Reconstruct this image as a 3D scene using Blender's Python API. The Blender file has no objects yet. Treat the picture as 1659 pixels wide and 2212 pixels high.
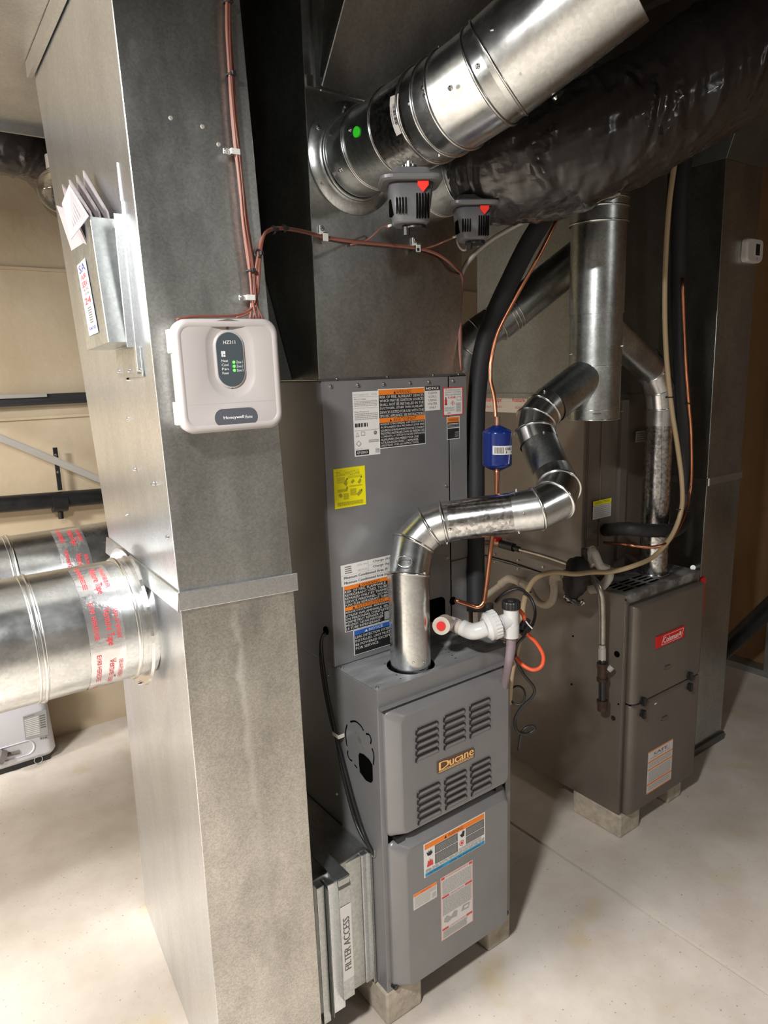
import bpy, bmesh, math, random
from mathutils import Vector, Matrix
random.seed(7)
PI = math.pi
S = bpy.context.scene
COL = S.collection
# ---------------------------------------------------------------- camera
FPX = 1516.24
CAMP = Vector((-0.8790497, -1.25969629, 1.67737899))
RR = Vector((0.80402211, -0.59378731, -0.03106565))      # right
DD = Vector((-0.14150372, -0.14033585, -0.97994007))     # down
FF = Vector((0.57751635, 0.79228939, -0.19685624))       # forward
cd = bpy.data.cameras.new('camera'); cam = bpy.data.objects.new('camera', cd); COL.objects.link(cam)
cd.sensor_fit = 'HORIZONTAL'; cd.sensor_width = 36; cd.lens = FPX/1659*36; cd.clip_start = .02
m = Matrix((RR, -DD, -FF)).transposed().to_4x4(); m.translation = CAMP
cam.matrix_world = m; S.camera = cam
# ---------------------------------------------------------------- world, lights, exposure
w = bpy.data.worlds.new('world'); S.world = w; w.use_nodes = True
w.node_tree.nodes['Background'].inputs[0].default_value = (1, .97, .94, 1)
w.node_tree.nodes['Background'].inputs[1].default_value = .04
S.view_settings.view_transform = 'Standard'; S.view_settings.look = 'None'
S.view_settings.gamma = 1; S.view_settings.exposure = 0.0
S.view_settings.use_curve_mapping = False
LIGHTS = [((-1.30, -.95, 2.42), .09, 80, (1, .985, .96)), ((-2.05, .28, 2.42), .22, 140, (1, .975, .94)), ((.9, -2.6, 2.55), .2, 14, (1, .98, .95)), ((-3.5, 1.3, 2.42), .3, 150, (1, .97, .93))]  # last lamp is added fill, thins the duct shadows on the left floor
for loc, r, e, c in LIGHTS:
    ld = bpy.data.lights.new('bulb_light', 'AREA'); ld.shape = 'DISK'; ld.size = r*2; ld.energy = e; ld.color = c
    lo = bpy.data.objects.new('bulb_light', ld); COL.objects.link(lo); lo.location = loc

def at(px, py, ax, v):
    d = RR*((px-829.5)/FPX) + DD*((py-1106)/FPX) + FF
    i = 'xyz'.index(ax); return CAMP + d*((v-CAMP[i])/d[i])
def dp(px, py, dist):
    return CAMP + (RR*((px-829.5)/FPX) + DD*((py-1106)/FPX) + FF)*dist
# ---------------------------------------------------------------- materials
def mat(name, col, rough=.5, metal=0.0, var=0.0, vscale=8, stretch=(1, 1, 1), bump=0.0, bscale=60, spang=0.0, sscale=90,
        emit=None, trans=0, coat=0, rvar=0.0, col2=None, thr=(.35, .65), alpha=1):
    M = bpy.data.materials.new(name); M.use_nodes = True
    n = M.node_tree.nodes; L = M.node_tree.links; b = n['Principled BSDF']
    b.inputs['Base Color'].default_value = (*col, 1); b.inputs['Roughness'].default_value = rough
    b.inputs['Metallic'].default_value = metal
    if coat: b.inputs['Coat Weight'].default_value = coat
    if trans: b.inputs['Transmission Weight'].default_value = trans
    if emit: b.inputs['Emission Color'].default_value = (*emit[0], 1); b.inputs['Emission Strength'].default_value = emit[1]
    if not (var or bump or spang or col2): return M
    tc = n.new('ShaderNodeTexCoord'); mp = n.new('ShaderNodeMapping'); mp.inputs['Scale'].default_value = stretch
    L.new(tc.outputs['Object'], mp.inputs['Vector'])
    cur = None
    if var or col2:
        no = n.new('ShaderNodeTexNoise'); no.inputs['Scale'].default_value = vscale; no.inputs['Detail'].default_value = 8; no.inputs['Roughness'].default_value = .62
        L.new(mp.outputs[0], no.inputs['Vector'])
        cr = n.new('ShaderNodeValToRGB'); e = cr.color_ramp.elements
        e[0].position, e[1].position = thr
        c2 = col2 or tuple(min(1, x*(1+var)) for x in col); c1 = col if col2 else tuple(x*(1-var) for x in col)
        e[0].color = (*c1, 1); e[1].color = (*c2, 1)
        L.new(no.outputs['Fac'], cr.inputs[0]); cur = cr.outputs[0]
        if rvar:
            mr = n.new('ShaderNodeMapRange'); mr.inputs[3].default_value = rough-rvar; mr.inputs[4].default_value = rough+rvar
            mr.inputs[1].default_value = .3; mr.inputs[2].default_value = .7
            L.new(no.outputs['Fac'], mr.inputs[0]); L.new(mr.outputs[0], b.inputs['Roughness'])
    if spang:
        vo = n.new('ShaderNodeTexVoronoi'); vo.inputs['Scale'].default_value = sscale; L.new(tc.outputs['Object'], vo.inputs['Vector'])
        sp = n.new('ShaderNodeSeparateColor'); L.new(vo.outputs['Color'], sp.inputs[0])
        mr = n.new('ShaderNodeMapRange'); mr.inputs[3].default_value = 1-spang; mr.inputs[4].default_value = 1+spang*.5
        L.new(sp.outputs[0], mr.inputs[0])
        mx = n.new('ShaderNodeMix'); mx.data_type = 'RGBA'; mx.blend_type = 'MULTIPLY'; mx.inputs[0].default_value = 1
        if cur: L.new(cur, mx.inputs[6])
        else: mx.inputs[6].default_value = (*col, 1)
        L.new(mr.outputs[0], mx.inputs[7]); cur = mx.outputs[2]
    if cur: L.new(cur, b.inputs['Base Color'])
    if bump:
        nb = n.new('ShaderNodeTexNoise'); nb.inputs['Scale'].default_value = bscale; nb.inputs['Detail'].default_value = 6
        L.new(mp.outputs[0], nb.inputs['Vector'])
        bu = n.new('ShaderNodeBump'); bu.inputs['Strength'].default_value = min(1, bump); bu.inputs['Distance'].default_value = .004 if bump < 1 else .03
        L.new(nb.outputs['Fac'], bu.inputs['Height']); L.new(bu.outputs[0], b.inputs['Normal'])
    return M
M = {}
M['galv'] = mat('galvanized_steel', (.50, .52, .51), .34, 1, var=.14, vscale=5, stretch=(1, 1, .45), spang=.13, sscale=160, rvar=.06, bump=.05, bscale=14)
M['galv_trunk'] = mat('weathered_galvanized', (.47, .485, .475), .34, 1, var=.2, vscale=4.2, stretch=(1.3, 1.3, .5), spang=.14, sscale=260, rvar=.06, bump=.06, bscale=12)
# weathered riser sheet with the long pale dust smear running down its front
def smear(Mx):
    n = Mx.node_tree.nodes; L = Mx.node_tree.links; b = n['Principled BSDF']; old = b.inputs['Base Color'].links[0].from_socket
    tc = n.new('ShaderNodeTexCoord'); sx = n.new('ShaderNodeSeparateXYZ'); L.new(tc.outputs['Object'], sx.inputs[0])
    no = n.new('ShaderNodeTexNoise'); no.inputs['Scale'].default_value = 9; no.inputs['Detail'].default_value = 6; L.new(tc.outputs['Object'], no.inputs['Vector'])
    def mth(op, a, b_=None, v=None):
        q = n.new('ShaderNodeMath'); q.operation = op; L.new(a, q.inputs[0])
        if b_ is not None: L.new(b_, q.inputs[1])
        if v is not None: q.inputs[1].default_value = v
        return q.outputs[0]
    cx = mth('MULTIPLY', sx.outputs[2], v=.030); cx = mth('ADD', cx, v=.300)       # centre line of the smear
    d = mth('ABSOLUTE', mth('ADD', mth('ADD', sx.outputs[0], cx), mth('MULTIPLY', mth('SUBTRACT', no.outputs[0], v=.5), v=.05)))
    wz = mth('ADD', mth('MULTIPLY', mth('SUBTRACT', no.outputs[0], v=.45), v=.05), v=.010)
    r = mth('SUBTRACT', wz, d); r = mth('MULTIPLY', r, v=70); r.node.use_clamp = True
    top = mth('MULTIPLY', mth('SUBTRACT', sx.outputs[2], v=1.24), v=-12); top.node.use_clamp = True
    k = mth('MULTIPLY', mth('MULTIPLY', r, top), v=.38)
    mx = n.new('ShaderNodeMix'); mx.data_type = 'RGBA'; L.new(k, mx.inputs[0]); L.new(old, mx.inputs[6]); mx.inputs[7].default_value = (.47, .43, .38, 1); L.new(mx.outputs[2], b.inputs['Base Color'])
    mm = mth('SUBTRACT', mth('MULTIPLY', k, v=-1.0), v=-.95); L.new(mm, b.inputs['Metallic'])
    return Mx
M['galv_lower'] = smear(mat('dusty_galvanized', (.47, .455, .42), .37, .95, var=.2, vscale=6, stretch=(1.3, 1.3, .6), spang=.18, sscale=330, rvar=.06, bump=.06, bscale=60))
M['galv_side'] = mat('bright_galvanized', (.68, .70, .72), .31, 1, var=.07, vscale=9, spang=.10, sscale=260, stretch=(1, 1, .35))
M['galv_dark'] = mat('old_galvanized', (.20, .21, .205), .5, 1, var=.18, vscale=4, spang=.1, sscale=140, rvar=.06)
M['pipe'] = mat('shiny_galvanized_pipe', (.74, .76, .76), .24, 1, var=.10, vscale=9, spang=.1, sscale=150, rvar=.06, bump=.08, bscale=18)
M['pipe_dull'] = mat('aged_galvanized_pipe', (.50, .53, .53), .33, 1, var=.16, vscale=8, spang=.16, sscale=150, rvar=.06)
M['pipe_spang'] = mat('spangled_pipe', (.62, .62, .62), .2, 1, var=.1, vscale=9, spang=.5, sscale=130, rvar=.05)
M['bead'] = mat('pipe_bead', (.72, .72, .71), .2, 1)
M['grey'] = mat('grey_furnace_paint', (.205, .203, .206), .36, .2, var=.06, vscale=6, bump=.05, bscale=300)
M['greyd'] = mat('grey_furnace_frame', (.17, .168, .17), .4, .25, var=.05, vscale=6)
M['dusty'] = mat('dusty_grey_top', (.19, .195, .2), .5, .2, col2=(.30, .31, .315), vscale=14, stretch=(.6, 2.5, 1), thr=(.4, .66))
M['brown'] = mat('brown_furnace_paint', (.14, .118, .10), .36, .2, var=.1, vscale=5)
M['browndust'] = mat('dusty_brown_top', (.10, .09, .08), .6, .1, col2=(.27, .28, .27), vscale=12, thr=(.45, .62))
M['black'] = mat('black_plastic', (.012, .012, .013), .4)
M['void'] = mat('dark_opening', (.003, .003, .003), 1); M['void'].node_tree.nodes['Principled BSDF'].inputs['Specular IOR Level'].default_value = 0
M['rubber'] = mat('black_pipe_insulation', (.014, .014, .016), .62, bump=.3, bscale=40)
M['iron'] = mat('black_iron_pipe', (.02, .02, .021), .3, .3, var=.3, vscale=30)
M['rust'] = mat('rusty_iron', (.06, .035, .026), .6, .5, var=.4, vscale=40)
M['copper'] = mat('copper_tube', (.72, .30, .17), .3, 1, var=.2, vscale=20)
M['coppero'] = mat('tarnished_copper', (.42, .24, .17), .4, .9, var=.3, vscale=30)
M['blue'] = mat('blue_enamel', (.008, .028, .20), .22, .1, coat=.6)
M['white'] = mat('white_plastic', (.66, .63, .62), .38)
M['panelw'] = mat('off_white_panel_plastic', (.40, .37, .36), .42, bump=.04, bscale=500)
M['pvc'] = mat('white_pvc', (.60, .60, .595), .22, coat=.3)
M['pvcold'] = mat('yellowed_pvc', (.50, .44, .37), .4, var=.1, vscale=20)
M['pvcclr'] = mat('milky_plastic', (.45, .42, .38), .3, var=.1, vscale=20)
M['tan'] = mat('amber_vinyl_tube', (.40, .30, .18), .35)
M['purple'] = mat('cloudy_vinyl_tube', (.22, .17, .19), .3)
M['orange'] = mat('orange_hose', (.75, .10, .035), .4)
M['red'] = mat('red_plastic', (.62, .015, .015), .4)
M['redg'] = mat('red_arrow', (.8, .03, .02), .45)
M['wire'] = mat('brown_thermostat_wire', (.17, .055, .038), .38)
M['wirel'] = mat('light_brown_wire', (.27, .11, .08), .4)
M['clip'] = mat('white_clip', (.7, .7, .66), .4)
M['slate'] = mat('slate_display', (.05, .065, .075), .35)
M['slate2'] = mat('slate_badge', (.075, .08, .095), .45)
M['led'] = mat('green_led', (.05, .8, .05), .4, emit=((.12, 1, .08), 2.2))
M['act'] = mat('actuator_grey_plastic', (.12, .12, .125), .38)
M['film'] = mat('black_insulation_film', (.026, .0225, .022), .22, 0, bump=1.0, bscale=4.6, stretch=(3.2, 3.2, .6), coat=.3)
for q in M['film'].node_tree.nodes:
    if q.type == 'TEX_NOISE': q.noise_type = 'RIDGED_MULTIFRACTAL'; q.inputs['Detail'].default_value = 4; q.inputs['Distortion'].default_value = .8
M['fuzz'] = mat('fibreglass_edge', (.26, .23, .2), .95, var=.4, vscale=60, bump=.8, bscale=90)
M['wood_dark'] = mat('dark_joist', (.035, .027, .02), .85, var=.3, vscale=6)
M['deck'] = mat('dark_subfloor', (.022, .018, .015), .9, var=.3, vscale=4)
M['block'] = mat('concrete_block', (.42, .37, .30), .9, var=.18, vscale=30, bump=.6, bscale=90)
M['stud'] = mat('steel_stud', (.34, .36, .37), .4, .8, var=.1)
M['kraft'] = mat('kraft_insulation_paper', (.17, .095, .042), .8, var=.25, vscale=3, stretch=(1, 1, .3))
M['strut'] = mat('dark_strut', (.06, .062, .065), .4, .6)
M['steel'] = mat('dull_steel_tube', (.42, .39, .34), .32, .9, var=.15, vscale=40)
M['brace'] = mat('grey_brace_steel', (.42, .40, .37), .5, .3)
M['tapeR'] = mat('red_lettering', (.60, .03, .04), .45)
M['clear'] = mat('clear_tape', (.86, .86, .87), .16, .92, bump=.5, bscale=22)
M['glass'] = mat('clear_dome_plastic', (.95, .93, .9), .05, trans=1)
M['appl'] = mat('white_appliance', (.62, .62, .66), .35)
M['appld'] = mat('grille_grey', (.16, .14, .13), .6)
for k, c in dict(sw=(.72, .71, .69), sk=(.012, .012, .014), so=(.80, .21, .02), sb=(.02, .11, .42), sy=(.80, .72, .0), sr=(.62, .05, .05),
                 sg=(.33, .33, .32), sc=(.02, .26, .5), sd=(.09, .09, .09), syd=(.33, .30, .02), spk=(.72, .40, .36), sgr=(.05, .9, .03), swt=(.60, .58, .56),
                 snv=(.05, .05, .2), gold=(.85, .50, .20), bronze=(.12, .06, .03)).items():
    M[k] = mat('print_'+k, c, .5)
M['st2'] = mat('sticker_paper', (.42, .41, .43), .6)
M['rw'] = mat('badge_white', (.85, .7, .68), .4)

# ---------------------------------------------------------------- helpers
def V(*a): return Vector(a)
def obj(name, bm, m, parent=None, bev=0, seg=2, kind=None, weld=False):
    me = bpy.data.meshes.new(name)
    bmesh.ops.recalc_face_normals(bm, faces=bm.faces[:]) if weld else None
    bm.to_mesh(me); bm.free()
    for x in (m if isinstance(m, (list, tuple)) else [m]): me.materials.append(M[x])
    o = bpy.data.objects.new(name, me); COL.objects.link(o)
    if parent:
        o.parent = parent; o.matrix_parent_inverse = Matrix.Translation(-Vector(parent.location))
    if bev:
        b = o.modifiers.new('bevel', 'BEVEL'); b.width = bev; b.segments = seg; b.limit_method = 'ANGLE'; b.angle_limit = math.radians(40); b.harden_normals = False
    if kind: o['kind'] = kind
    return o
def thing(name, label, cat, loc, group=None):
    o = bpy.data.objects.new(name, None); COL.objects.link(o); o.location = loc; o.empty_display_size = .05
    o['label'] = label; o['category'] = cat
    if group: o['group'] = group
    return o
def tag(o, label, cat, group=None):
    o['label'] = label; o['category'] = cat
    if group: o['group'] = group
    return o
def B(): return bmesh.new()
def quad(bm, pts, mi=0, sm=False):
    f = bm.faces.new([bm.verts.new(p) for p in pts]); f.material_index = mi; f.smooth = sm; return f
def hexa(bm, b, t, mi=0):
    """b, t: four bottom and four top corners, both counter-clockwise seen from above"""
    vb = [bm.verts.new(p) for p in b]; vt = [bm.verts.new(p) for p in t]; n = len(b)
    fs = [bm.faces.new(vb[::-1]), bm.faces.new(vt)] + [bm.faces.new((vb[i], vb[(i+1) % n], vt[(i+1) % n], vt[i])) for i in range(n)]
    for f in fs: f.material_index = mi
def box(bm, x0, y0, z0, x1, y1, z1, mi=0, F=None):
    F = F or (lambda a, b, c: V(a, b, c))
    hexa(bm, [F(x0, y0, z0), F(x1, y0, z0), F(x1, y1, z0), F(x0, y1, z0)], [F(x0, y0, z1), F(x1, y0, z1), F(x1, y1, z1), F(x0, y1, z1)], mi)
def frame(o, u, v):
    u = Vector(u).normalized(); v = Vector(v).normalized(); n = u.cross(v).normalized(); o = Vector(o)
    return lambda a, b, c=0: o + u*a + v*b + n*c
def perp(d):
    a = V(0, 0, 1) if abs(d.z) < .9 else V(1, 0, 0)
    u = d.cross(a).normalized(); return u, d.cross(u).normalized()
def seg(bm, p0, n0, p1, n1, r, n=32, mi=0, r1=None):
    """one straight pipe length cut by the planes (p0,n0), (p1,n1)"""
    d = (p1-p0).normalized(); u, v = perp(d); r1 = r1 or r
    A = []; Bv = []
    for i in range(n):
        t = 2*PI*i/n; w = u*math.cos(t)+v*math.sin(t)
        A.append(p0+w*r - d*((w*r).dot(n0)/d.dot(n0))); Bv.append(p1+w*r1 - d*((w*r1).dot(n1)/d.dot(n1)))
    va = [bm.verts.new(x) for x in A]; vb = [bm.verts.new(x) for x in Bv]
    for i in range(n):
        f = bm.faces.new((va[i], vb[i], vb[(i+1) % n], va[(i+1) % n])); f.smooth = True; f.material_index = mi
    return A, Bv
def cap(bm, ring, mi=0, flip=False):
    f = bm.faces.new([bm.verts.new(p) for p in (ring[::-1] if flip else ring)]); f.material_index = mi
def ringtube(bm, pts, rb, mi=0, n=8):
    """closed round bead through pts"""
    c = sum(pts, Vector())/len(pts); N = len(pts); rows = []
    nn = (pts[0]-c).cross(pts[N//4]-c).normalized()
    for p in pts:
        o = (p-c).normalized()
        rows.append([bm.verts.new(p+o*(rb*math.cos(2*PI*k/n))+nn*(rb*math.sin(2*PI*k/n))) for k in range(n)])
    for i in range(N):
        for k in range(n):
            f = bm.faces.new((rows[i][k], rows[i][(k+1) % n], rows[(i+1) % N][(k+1) % n], rows[(i+1) % N][k])); f.smooth = True; f.material_index = mi
def ducts(bm, pts, r, bead=.003, n=36, mi=0, bmi=1, beads=None, capends=True):
    """mitred run of straight lengths; a raised bead at every joint"""
    pts = [Vector(p) for p in pts]; K = len(pts); ns = []
    for i in range(K):
        if i == 0: ns.append((pts[1]-pts[0]).normalized())
        elif i == K-1: ns.append((pts[-1]-pts[-2]).normalized())
        else: ns.append(((pts[i]-pts[i-1]).normalized()+(pts[i+1]-pts[i]).normalized()).normalized())
    for i in range(K-1):
        A, Z = seg(bm, pts[i], ns[i], pts[i+1], ns[i+1], r, n, mi)
        if capends and i == 0: cap(bm, A, mi)
        if capends and i == K-2: cap(bm, Z, mi, True)
        if bead and i > 0 and (beads is None or i in beads): ringtube(bm, A, bead, bmi)
def ring_at(bm, p, d, r, rb, mi=0, n=36):
    d = Vector(d).normalized(); u, v = perp(d); p = Vector(p)
    ringtube(bm, [p+(u*math.cos(2*PI*i/n)+v*math.sin(2*PI*i/n))*r for i in range(n)], rb, mi)
def cyl(bm, p0, p1, r, r1=None, n=24, mi=0, caps=True):
    p0, p1 = Vector(p0), Vector(p1); d = (p1-p0).normalized()
    A, Z = seg(bm, p0, d, p1, d, r, n, mi, r1)
    if caps: cap(bm, A, mi); cap(bm, Z, mi, True)
def smooth_path(pts, sub=6):
    P = [Vector(p) for p in pts]
    if len(P) < 3: return P
    Q = [P[0]*2-P[1]]+P+[P[-1]*2-P[-2]]; out = []
    for i in range(1, len(Q)-2):
        for k in range(sub):
            t = k/sub; a, b, c, d = Q[i-1], Q[i], Q[i+1], Q[i+2]
            out.append(.5*((2*b)+(c-a)*t+(2*a-5*b+4*c-d)*t*t+(3*b-a-3*c+d)*t**3))
    out.append(P[-1]); return out
def tube(bm, pts, r, n=12, mi=0, sub=6, rfun=None, caps=True, jitter=None):
    P = smooth_path(pts, sub) if sub > 1 else [Vector(p) for p in pts]
    d0 = (P[1]-P[0]).normalized(); u, _ = perp(d0); rows = []; N = len(P)
    for i, p in enumerate(P):
        d = ((P[min(i+1, N-1)]-P[max(i-1, 0)])).normalized()
        u = (u-d*u.dot(d)).normalized(); v = d.cross(u)
        rr = rfun(i/(N-1)) if rfun else r
        row = []
        for k in range(n):
            t = 2*PI*k/n; q = rr*(jitter(i, k, i/(N-1)) if jitter else 1)
            row.append(bm.verts.new(p+(u*math.cos(t)+v*math.sin(t))*q))
        rows.append(row)
    for i in range(N-1):
        for k in range(n):
            f = bm.faces.new((rows[i][k], rows[i][(k+1) % n], rows[i+1][(k+1) % n], rows[i+1][k])); f.smooth = True; f.material_index = mi
    if caps:
        f = bm.faces.new(rows[0][::-1]); f.material_index = mi; f = bm.faces.new(rows[-1]); f.material_index = mi
    return P
def loft(bm, loops, mi=0, capa=True, capb=True, sm=False):
    R = [[bm.verts.new(p) for p in l] for l in loops]; n = len(R[0])
    for a, b in zip(R, R[1:]):
        for k in range(n):
            f = bm.faces.new((a[k], a[(k+1) % n], b[(k+1) % n], b[k])); f.material_index = mi; f.smooth = sm
    if capa: f = bm.faces.new(R[0][::-1]); f.material_index = mi
    if capb: f = bm.faces.new(R[-1]); f.material_index = mi
def rrect(x0, y0, x1, y1, r, n=5):
    out = []
    for cx, cy, a in ((x1-r, y0+r, -90), (x1-r, y1-r, 0), (x0+r, y1-r, 90), (x0+r, y0+r, 180)):
        for k in range(n+1):
            t = math.radians(a+90*k/n); out.append((cx+r*math.cos(t), cy+r*math.sin(t)))
    return out
TXT = {}
def glyphs(s):
    if s not in TXT:
        c = bpy.data.curves.new('t', 'FONT'); c.body = s; c.size = 1; c.resolution_u = 2; c.fill_mode = 'FRONT'
        o = bpy.data.objects.new('t', c); COL.objects.link(o)
        dg = bpy.context.evaluated_depsgraph_get(); dg.update()
        me = bpy.data.meshes.new_from_object(o.evaluated_get(dg))
        vs = [v.co.copy() for v in me.vertices]; fs = [tuple(p.vertices) for p in me.polygons]
        bpy.data.objects.remove(o); bpy.data.curves.remove(c); bpy.data.meshes.remove(me)
        x0 = min(v.x for v in vs); x1 = max(v.x for v in vs); y0 = min(v.y for v in vs); y1 = max(v.y for v in vs)
        TXT[s] = ([((v.x-x0)/(x1-x0), (v.y-y0)/(y1-y0)) for v in vs], fs)
    return TXT[s]
def text(bm, F, x0, y0, x1, y1, s, mi, c=.0, rot=0, shear=0, bold=0):
    vs, fs = glyphs(s)
    for db in ([0] if not bold else [-bold, 0, bold]):
        W = []
        for a, b in vs:
            a = a + shear*(b-.5) + db
            if rot == 90: a, b = 1-b, a
            elif rot == -90: a, b = b, 1-a
            W.append(bm.verts.new(F(x0+(x1-x0)*a, y0+(y1-y0)*b, c+db*.001)))
        for f in fs:
            try:
                q = bm.faces.new([W[i] for i in f]); q.material_index = mi
            except ValueError: pass
def bil(bl, br, tr, tl):
    bl, br, tr, tl = map(Vector, (bl, br, tr, tl)); n = (br-bl).cross(tl-bl).normalized()
    return lambda a, b, c=0: (bl*(1-a)+br*a)*(1-b)+(tl*(1-a)+tr*a)*b + n*c
def sticker(name, parent, corners, mats, items, off=.0007, label=None, wrap=None):
    """a printed label: items ('r',x0,y0,x1,y1,mat) ('t',x0,y0,x1,y1,string,mat) ('p',x0..,mat)=fine print; unit square coords"""
    F = bil(*corners); bm = B()
    used = [{'r': 5, 't': 6, 'p': 5, 'poly': 2}[it[0]] for it in items]
    mats = mats[:1]+sorted({it[u] for it, u in zip(items, used)}-{mats[0]})
    mi = {k: i for i, k in enumerate(mats)}
    vb = [F(0, 0, 0.0001), F(1, 0, .0001), F(1, 1, .0001), F(0, 1, .0001)]; vt = [F(0, 0, off), F(1, 0, off), F(1, 1, off), F(0, 1, off)]
    hexa(bm, vb, vt, 0)
    c = off
    for it in items:
        c += .00004
        if it[0] == 'r': quad(bm, [F(it[1], it[2], c), F(it[3], it[2], c), F(it[3], it[4], c), F(it[1], it[4], c)], mi[it[5]])
        elif it[0] == 't': text(bm, F, *it[1:5], it[5], mi[it[6]], c+.00005, it[7] if len(it) > 7 else 0, 0, it[8] if len(it) > 8 else 0)
        elif it[0] == 'p':
            x0, y0, x1, y1, k, rows = it[1:7]; h = (y1-y0)/rows
            for r in range(rows):
                x = x0; y = y1-h*(r+.75)
                while x < x1-.01:
                    wd = min(random.uniform(.03, .1)*(x1-x0), x1-x)
                    quad(bm, [F(x, y, c), F(x+wd, y, c), F(x+wd, y+h*.5, c), F(x, y+h*.5, c)], mi[k]); x += wd+.015*(x1-x0)
        elif it[0] == 'poly':
            f = bm.faces.new([bm.verts.new(F(a, b, c)) for a, b in it[1]]); f.material_index = mi[it[2]]
    o = obj(name, bm, mats, parent)
    if label: o['label'] = label
    return o
SCREW = None
def screw(parent, p, n, r=.0045, m='bead', name='screw'):
    n = Vector(n).normalized(); p = Vector(p); bm = B()
    cyl(bm, p-n*.001, p+n*.0015, r*1.25, n=12); cyl(bm, p+n*.0015, p+n*.0045, r, r*.8, n=6)
    return obj(name, bm, m, parent)
def zip_tie(parent, p, d, r, m='black', name='cable_tie', label=None):
    bm = B(); ring_at(bm, p, d, r, .0018, 0, 16); u, v = perp(Vector(d).normalized())
    q = Vector(p)+(u)*r; F = frame(q, u, v); box(bm, -.002, -.003, -.003, .006, .003, .003, 0, F)
    o = obj(name, bm, m, parent)
    return o

# ================================================================ SETTING
def struct(name, bm, m): return obj(name, bm, m, None, kind='structure')
# floor: concrete slab with saw-cut joint
def floor_mat():
    Mx = mat('concrete_floor', (.475, .415, .35), .62, col2=(.64, .585, .525), vscale=3.2, thr=(.32, .68), bump=.12, bscale=60)
    n = Mx.node_tree.nodes; L = Mx.node_tree.links; b = n['Principled BSDF']
    old = b.inputs['Base Color'].links[0].from_socket
    tc = n.new('ShaderNodeTexCoord')
    ns = n.new('ShaderNodeTexNoise'); ns.inputs['Scale'].default_value = 4.5; ns.inputs['Detail'].default_value = 5; L.new(tc.outputs['Object'], ns.inputs['Vector'])
    cr = n.new('ShaderNodeValToRGB'); cr.color_ramp.elements[0].position = .60; cr.color_ramp.elements[1].position = .72; L.new(ns.outputs['Fac'], cr.inputs[0])
    mu = n.new('ShaderNodeMath'); mu.operation = 'MULTIPLY'; mu.inputs[1].default_value = .6; L.new(cr.outputs[0], mu.inputs[0])
    mx = n.new('ShaderNodeMix'); mx.data_type = 'RGBA'; L.new(mu.outputs[0], mx.inputs[0]); L.new(old, mx.inputs[6]); mx.inputs[7].default_value = (.52, .41, .22, 1)
    n2 = n.new('ShaderNodeTexNoise'); n2.inputs['Scale'].default_value = 90; n2.inputs['Detail'].default_value = 3; L.new(tc.outputs['Object'], n2.inputs['Vector'])
    c2 = n.new('ShaderNodeValToRGB'); c2.color_ramp.elements[0].position = .27; c2.color_ramp.elements[1].position = .33
    c2.color_ramp.elements[0].color = (.55, .5, .45, 1); L.new(n2.outputs['Fac'], c2.inputs[0])
    m2 = n.new('ShaderNodeMix'); m2.data_type = 'RGBA'; m2.blend_type = 'MULTIPLY'; m2.inputs[0].default_value = 1; L.new(mx.outputs[2], m2.inputs[6]); L.new(c2.outputs[0], m2.inputs[7])
    L.new(m2.outputs[2], b.inputs['Base Color']); return Mx
M['floor'] = floor_mat()
M['wallc'] = mat('poured_concrete_wall', (.46, .36, .235), .85, col2=(.60, .50, .36), vscale=2.2, thr=(.3, .7), bump=.35, bscale=30)
M['wallp'] = mat('shaded_far_wall', (.27, .255, .235), .85, var=.08, vscale=2)  # base colour darkened as an unlit room end, dims reflections in the metal
XL, XR, YF, YB, ZC = -4.6, 2.82, -4.0, 2.2, 2.78
bm = B(); xj = .862
box(bm, XL-.1, YF-.1, -.12, xj-.006, YB+.2, 0); box(bm, xj+.006, YF-.1, -.12, XR+.6, YB+.2, 0); box(bm, xj-.006, YF-.1, -.12, xj+.006, YB+.2, -.012)
struct('floor', bm, 'floor')
bm = B(); box(bm, XL-.1, YB, 0, XR+.6, YB+.2, ZC+.3)
for z, h in ((.585, .012), (1.14, .02), (1.515, .012), (2.15, .012)):     # form-board ridges cast in the concrete
    box(bm, XL, YB-.012, z, XR+.3, YB, z+h)
    for k in range(9): box(bm, -3+k*.61+.05, YB-.02, z-.012, -3+k*.61+.11, YB, z+.03)
struct('wall_back', bm, 'wallc')
bm = B(); box(bm, XL-.1, YF, 0, XL, YB, ZC+.3); M['wallg'] = mat('grey_side_wall', (.50, .49, .47), .85, var=.08, vscale=2); struct('wall_left', bm, 'wallg')
bm = B(); box(bm, XL-.1, YF-.1, 0, XR+.6, YF, ZC+.3); struct('wall_front', bm, 'wallp')
bm = B(); box(bm, XR+.09, YF, 0, XR+.2, YB, ZC+.3); struct('wall_right', bm, 'kraft')
bm = B(); box(bm, XL, YF, ZC+.24, XR+.6, YB+.2, ZC+.3, 1)
for k in range(19): box(bm, XL+.2+k*.406, YF, ZC, XL+.24+k*.406, YB+.2, ZC+.24, 0)
struct('ceiling', bm, ['wood_dark', 'deck'])
# steel stud framing of the right wall
bm = B()
box(bm, XR, YF, 0, XR+.09, YB, .035)
struct('trim_1', bm, 'stud')
for k, y in enumerate((.36, .97, 1.58, -.25, -.86)):
    bm = B(); box(bm, XR-.001, y-.002, .036, XR+.088, y+.0, ZC-.01); box(bm, XR-.001, y, .036, XR+.001, y+.04, ZC-.01); box(bm, XR+.086, y, .036, XR+.088, y+.04, ZC-.01)
    struct('trim_%d' % (k+2), bm, 'stud')
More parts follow.
